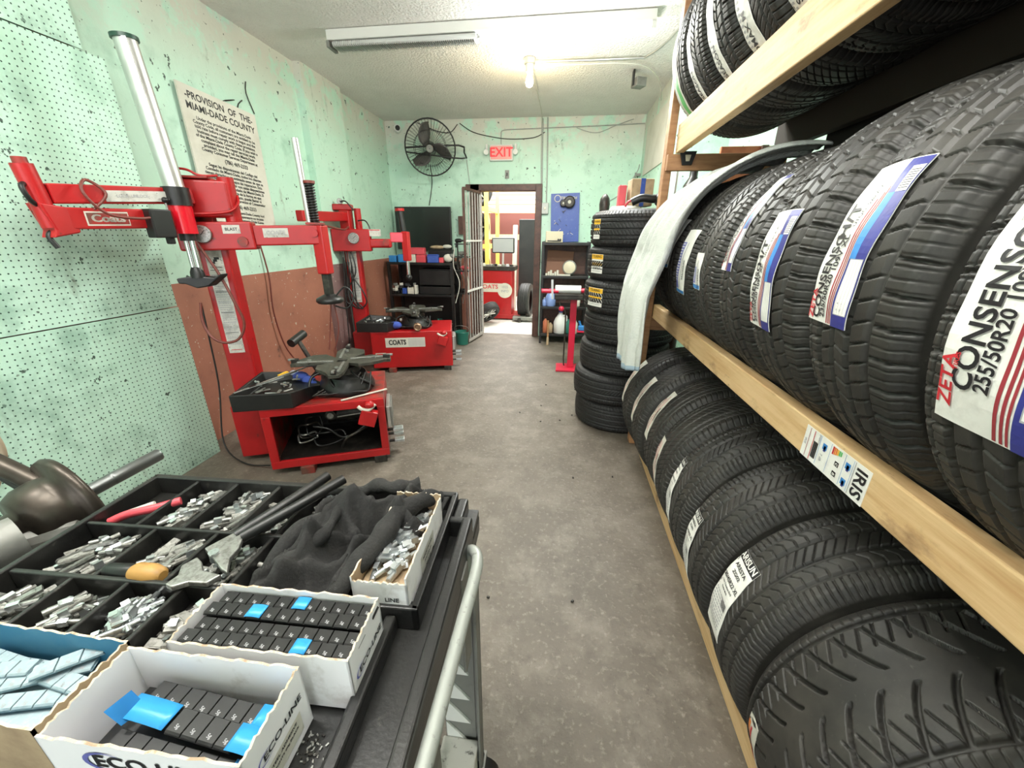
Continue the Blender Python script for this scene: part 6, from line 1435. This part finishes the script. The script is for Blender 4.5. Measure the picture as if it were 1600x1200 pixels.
wheel('black tyre leaning upright at the right of the back room', (-.62, 7.2, .32), (0, .0, 1.45), .92, False); wheel('tyre leaning against the red cabinet by the gate foot', (-1.22, 6.62, .20), (.75, 0, .9), .62, True)
RB = thing('wheel_balancer', 'red wheel balancer with white COATS band in the back room', 'wheel balancer', (-1.15, 7.05, 0))
MB().bb(-1.60, -.86, 7.0, 7.45, .06, .86, RED).bb(-1.45, -.70, 6.98, 7.4, .02, .10, RED).build('cabinet', RB, bevel=.01)
MB().bb(-1.62, -.80, 6.97, 7.45, .86, .93, DARKM).build('weight_tray', RB, bevel=.004)
def Tr2(x, y, h=0): return V3((-1.22 + x, 6.998 - h, .55 + y))
mb = MB(); sheet(mb, Tr2, -.38, .20, -.06, .09, OFFW, 1, 1, .001); mb.text('COATS', lambda a, b: Tr2(-.06 + a, .03 + b, .003), .10, PINK, sx=1.1); mb.cyl(Tr2(.24, -.03, 0), Tr2(.24, -.03, .006), .13, OFFW, 28); mb.text('1025', lambda a, b: Tr2(.24 + a, .03 + b, .008), .06, INKG); mb.text('INFO', lambda a, b: Tr2(.24 + a, -.04 + b, .008), .06, INKG); mb.build('white_band', RB, recalc=False)
MB().bar((-1.05, 7.25, .93), (-1.04, 7.25, 1.30), .03, .03, ALU, up=(0, 1, 0)).build('monitor_post', RB)
MB().bb(-1.24, -.84, 7.20, 7.26, 1.14, 1.40, BLK).build('monitor', RB, bevel=.02); MB().bb(-1.22, -.86, 7.195, 7.199, 1.16, 1.38, INKG).build('monitor_screen', RB)
for k in range(10):
    o = MB().box((-1.5 + .07 * k, 7.05, .945), (.05, .05, .028 + .01 * (k % 3)), [ZINCB, BLK, OFFW, ZINC][k % 4], Matrix.Rotation(k, 3, 'Z')).build('weight_box', None, bevel=.003, loc=(-1.5 + .07 * k, 7.05, .931)); tag(o, 'small part on the tray of the back room balancer', 'part', 'parts on the back room balancer')
o = thing('display_stand', 'tall black panel standing in the back room behind the upright tyre', 'panel', (-.62, 7.9, 0)); MB().bb(-.83, -.42, 7.85, 8.1, .45, 1.72, BLK).build('panel', o, bevel=.01); MB().bb(-.66, -.58, 7.9, 8.0, 0, .45, BLK).build('stem', o); MB().bb(-.82, -.44, 7.75, 8.15, .0, .03, BLK).build('foot', o)
o = MB().bar((-.93, 7.9, .002), (-.90, 7.9, 1.62), .09, .09, OFFW, up=(0, 1, 0)).build('cloth_roll', None, bevel=.02, loc=(-.92, 7.9, .0)); tag(o, 'narrow white cloth roll standing beside the black panel in the back room', 'cloth')
t = thing('timber_frame', 'orange timber frame across the back of the back room', 'frame', (-1.0, 9.3, 0))
for z in (1.35, 1.9): MB().bb(-2.6, .4, 9.3, 9.38, z, z + .11, WOOD).build('rail', t)
for x in (-1.7, -.60, .3): MB().bb(x - .045, x + .045, 9.38, 9.46, 0, 2.02, WOOD).build('stud', t)
t = thing('floor_jack', 'low grey floor jack on the bright back room floor', 'jack', (-.62, 6.85, 0)); MB().bb(-.82, -.42, 6.82, 6.98, .03, .09, GREYM).build('jack_frame', t, bevel=.01); MB().cyl((-.70, 6.78, .04), (-.70, 7.02, .04), .035, DARKM, 14).build('wheel', t); MB().cyl((-.55, 6.9, .09), (-.55, 6.9, .13), .04, DARKM, 14).build('lift_pad', t)
# bits on the main floor
for k in range(14):
    x = rnd.uniform(-.3, .5); y = rnd.uniform(.8, 4.5)
    o = MB().box((x, y, .0045), (.012, .009, .008), DARKM, Matrix.Rotation(k, 3, 'Z')).build('debris_crumb', None, bevel=.002, loc=(x, y, 0)); tag(o, 'tiny dark crumb lying on the concrete aisle floor', 'crumb', 'crumbs on the aisle floor')
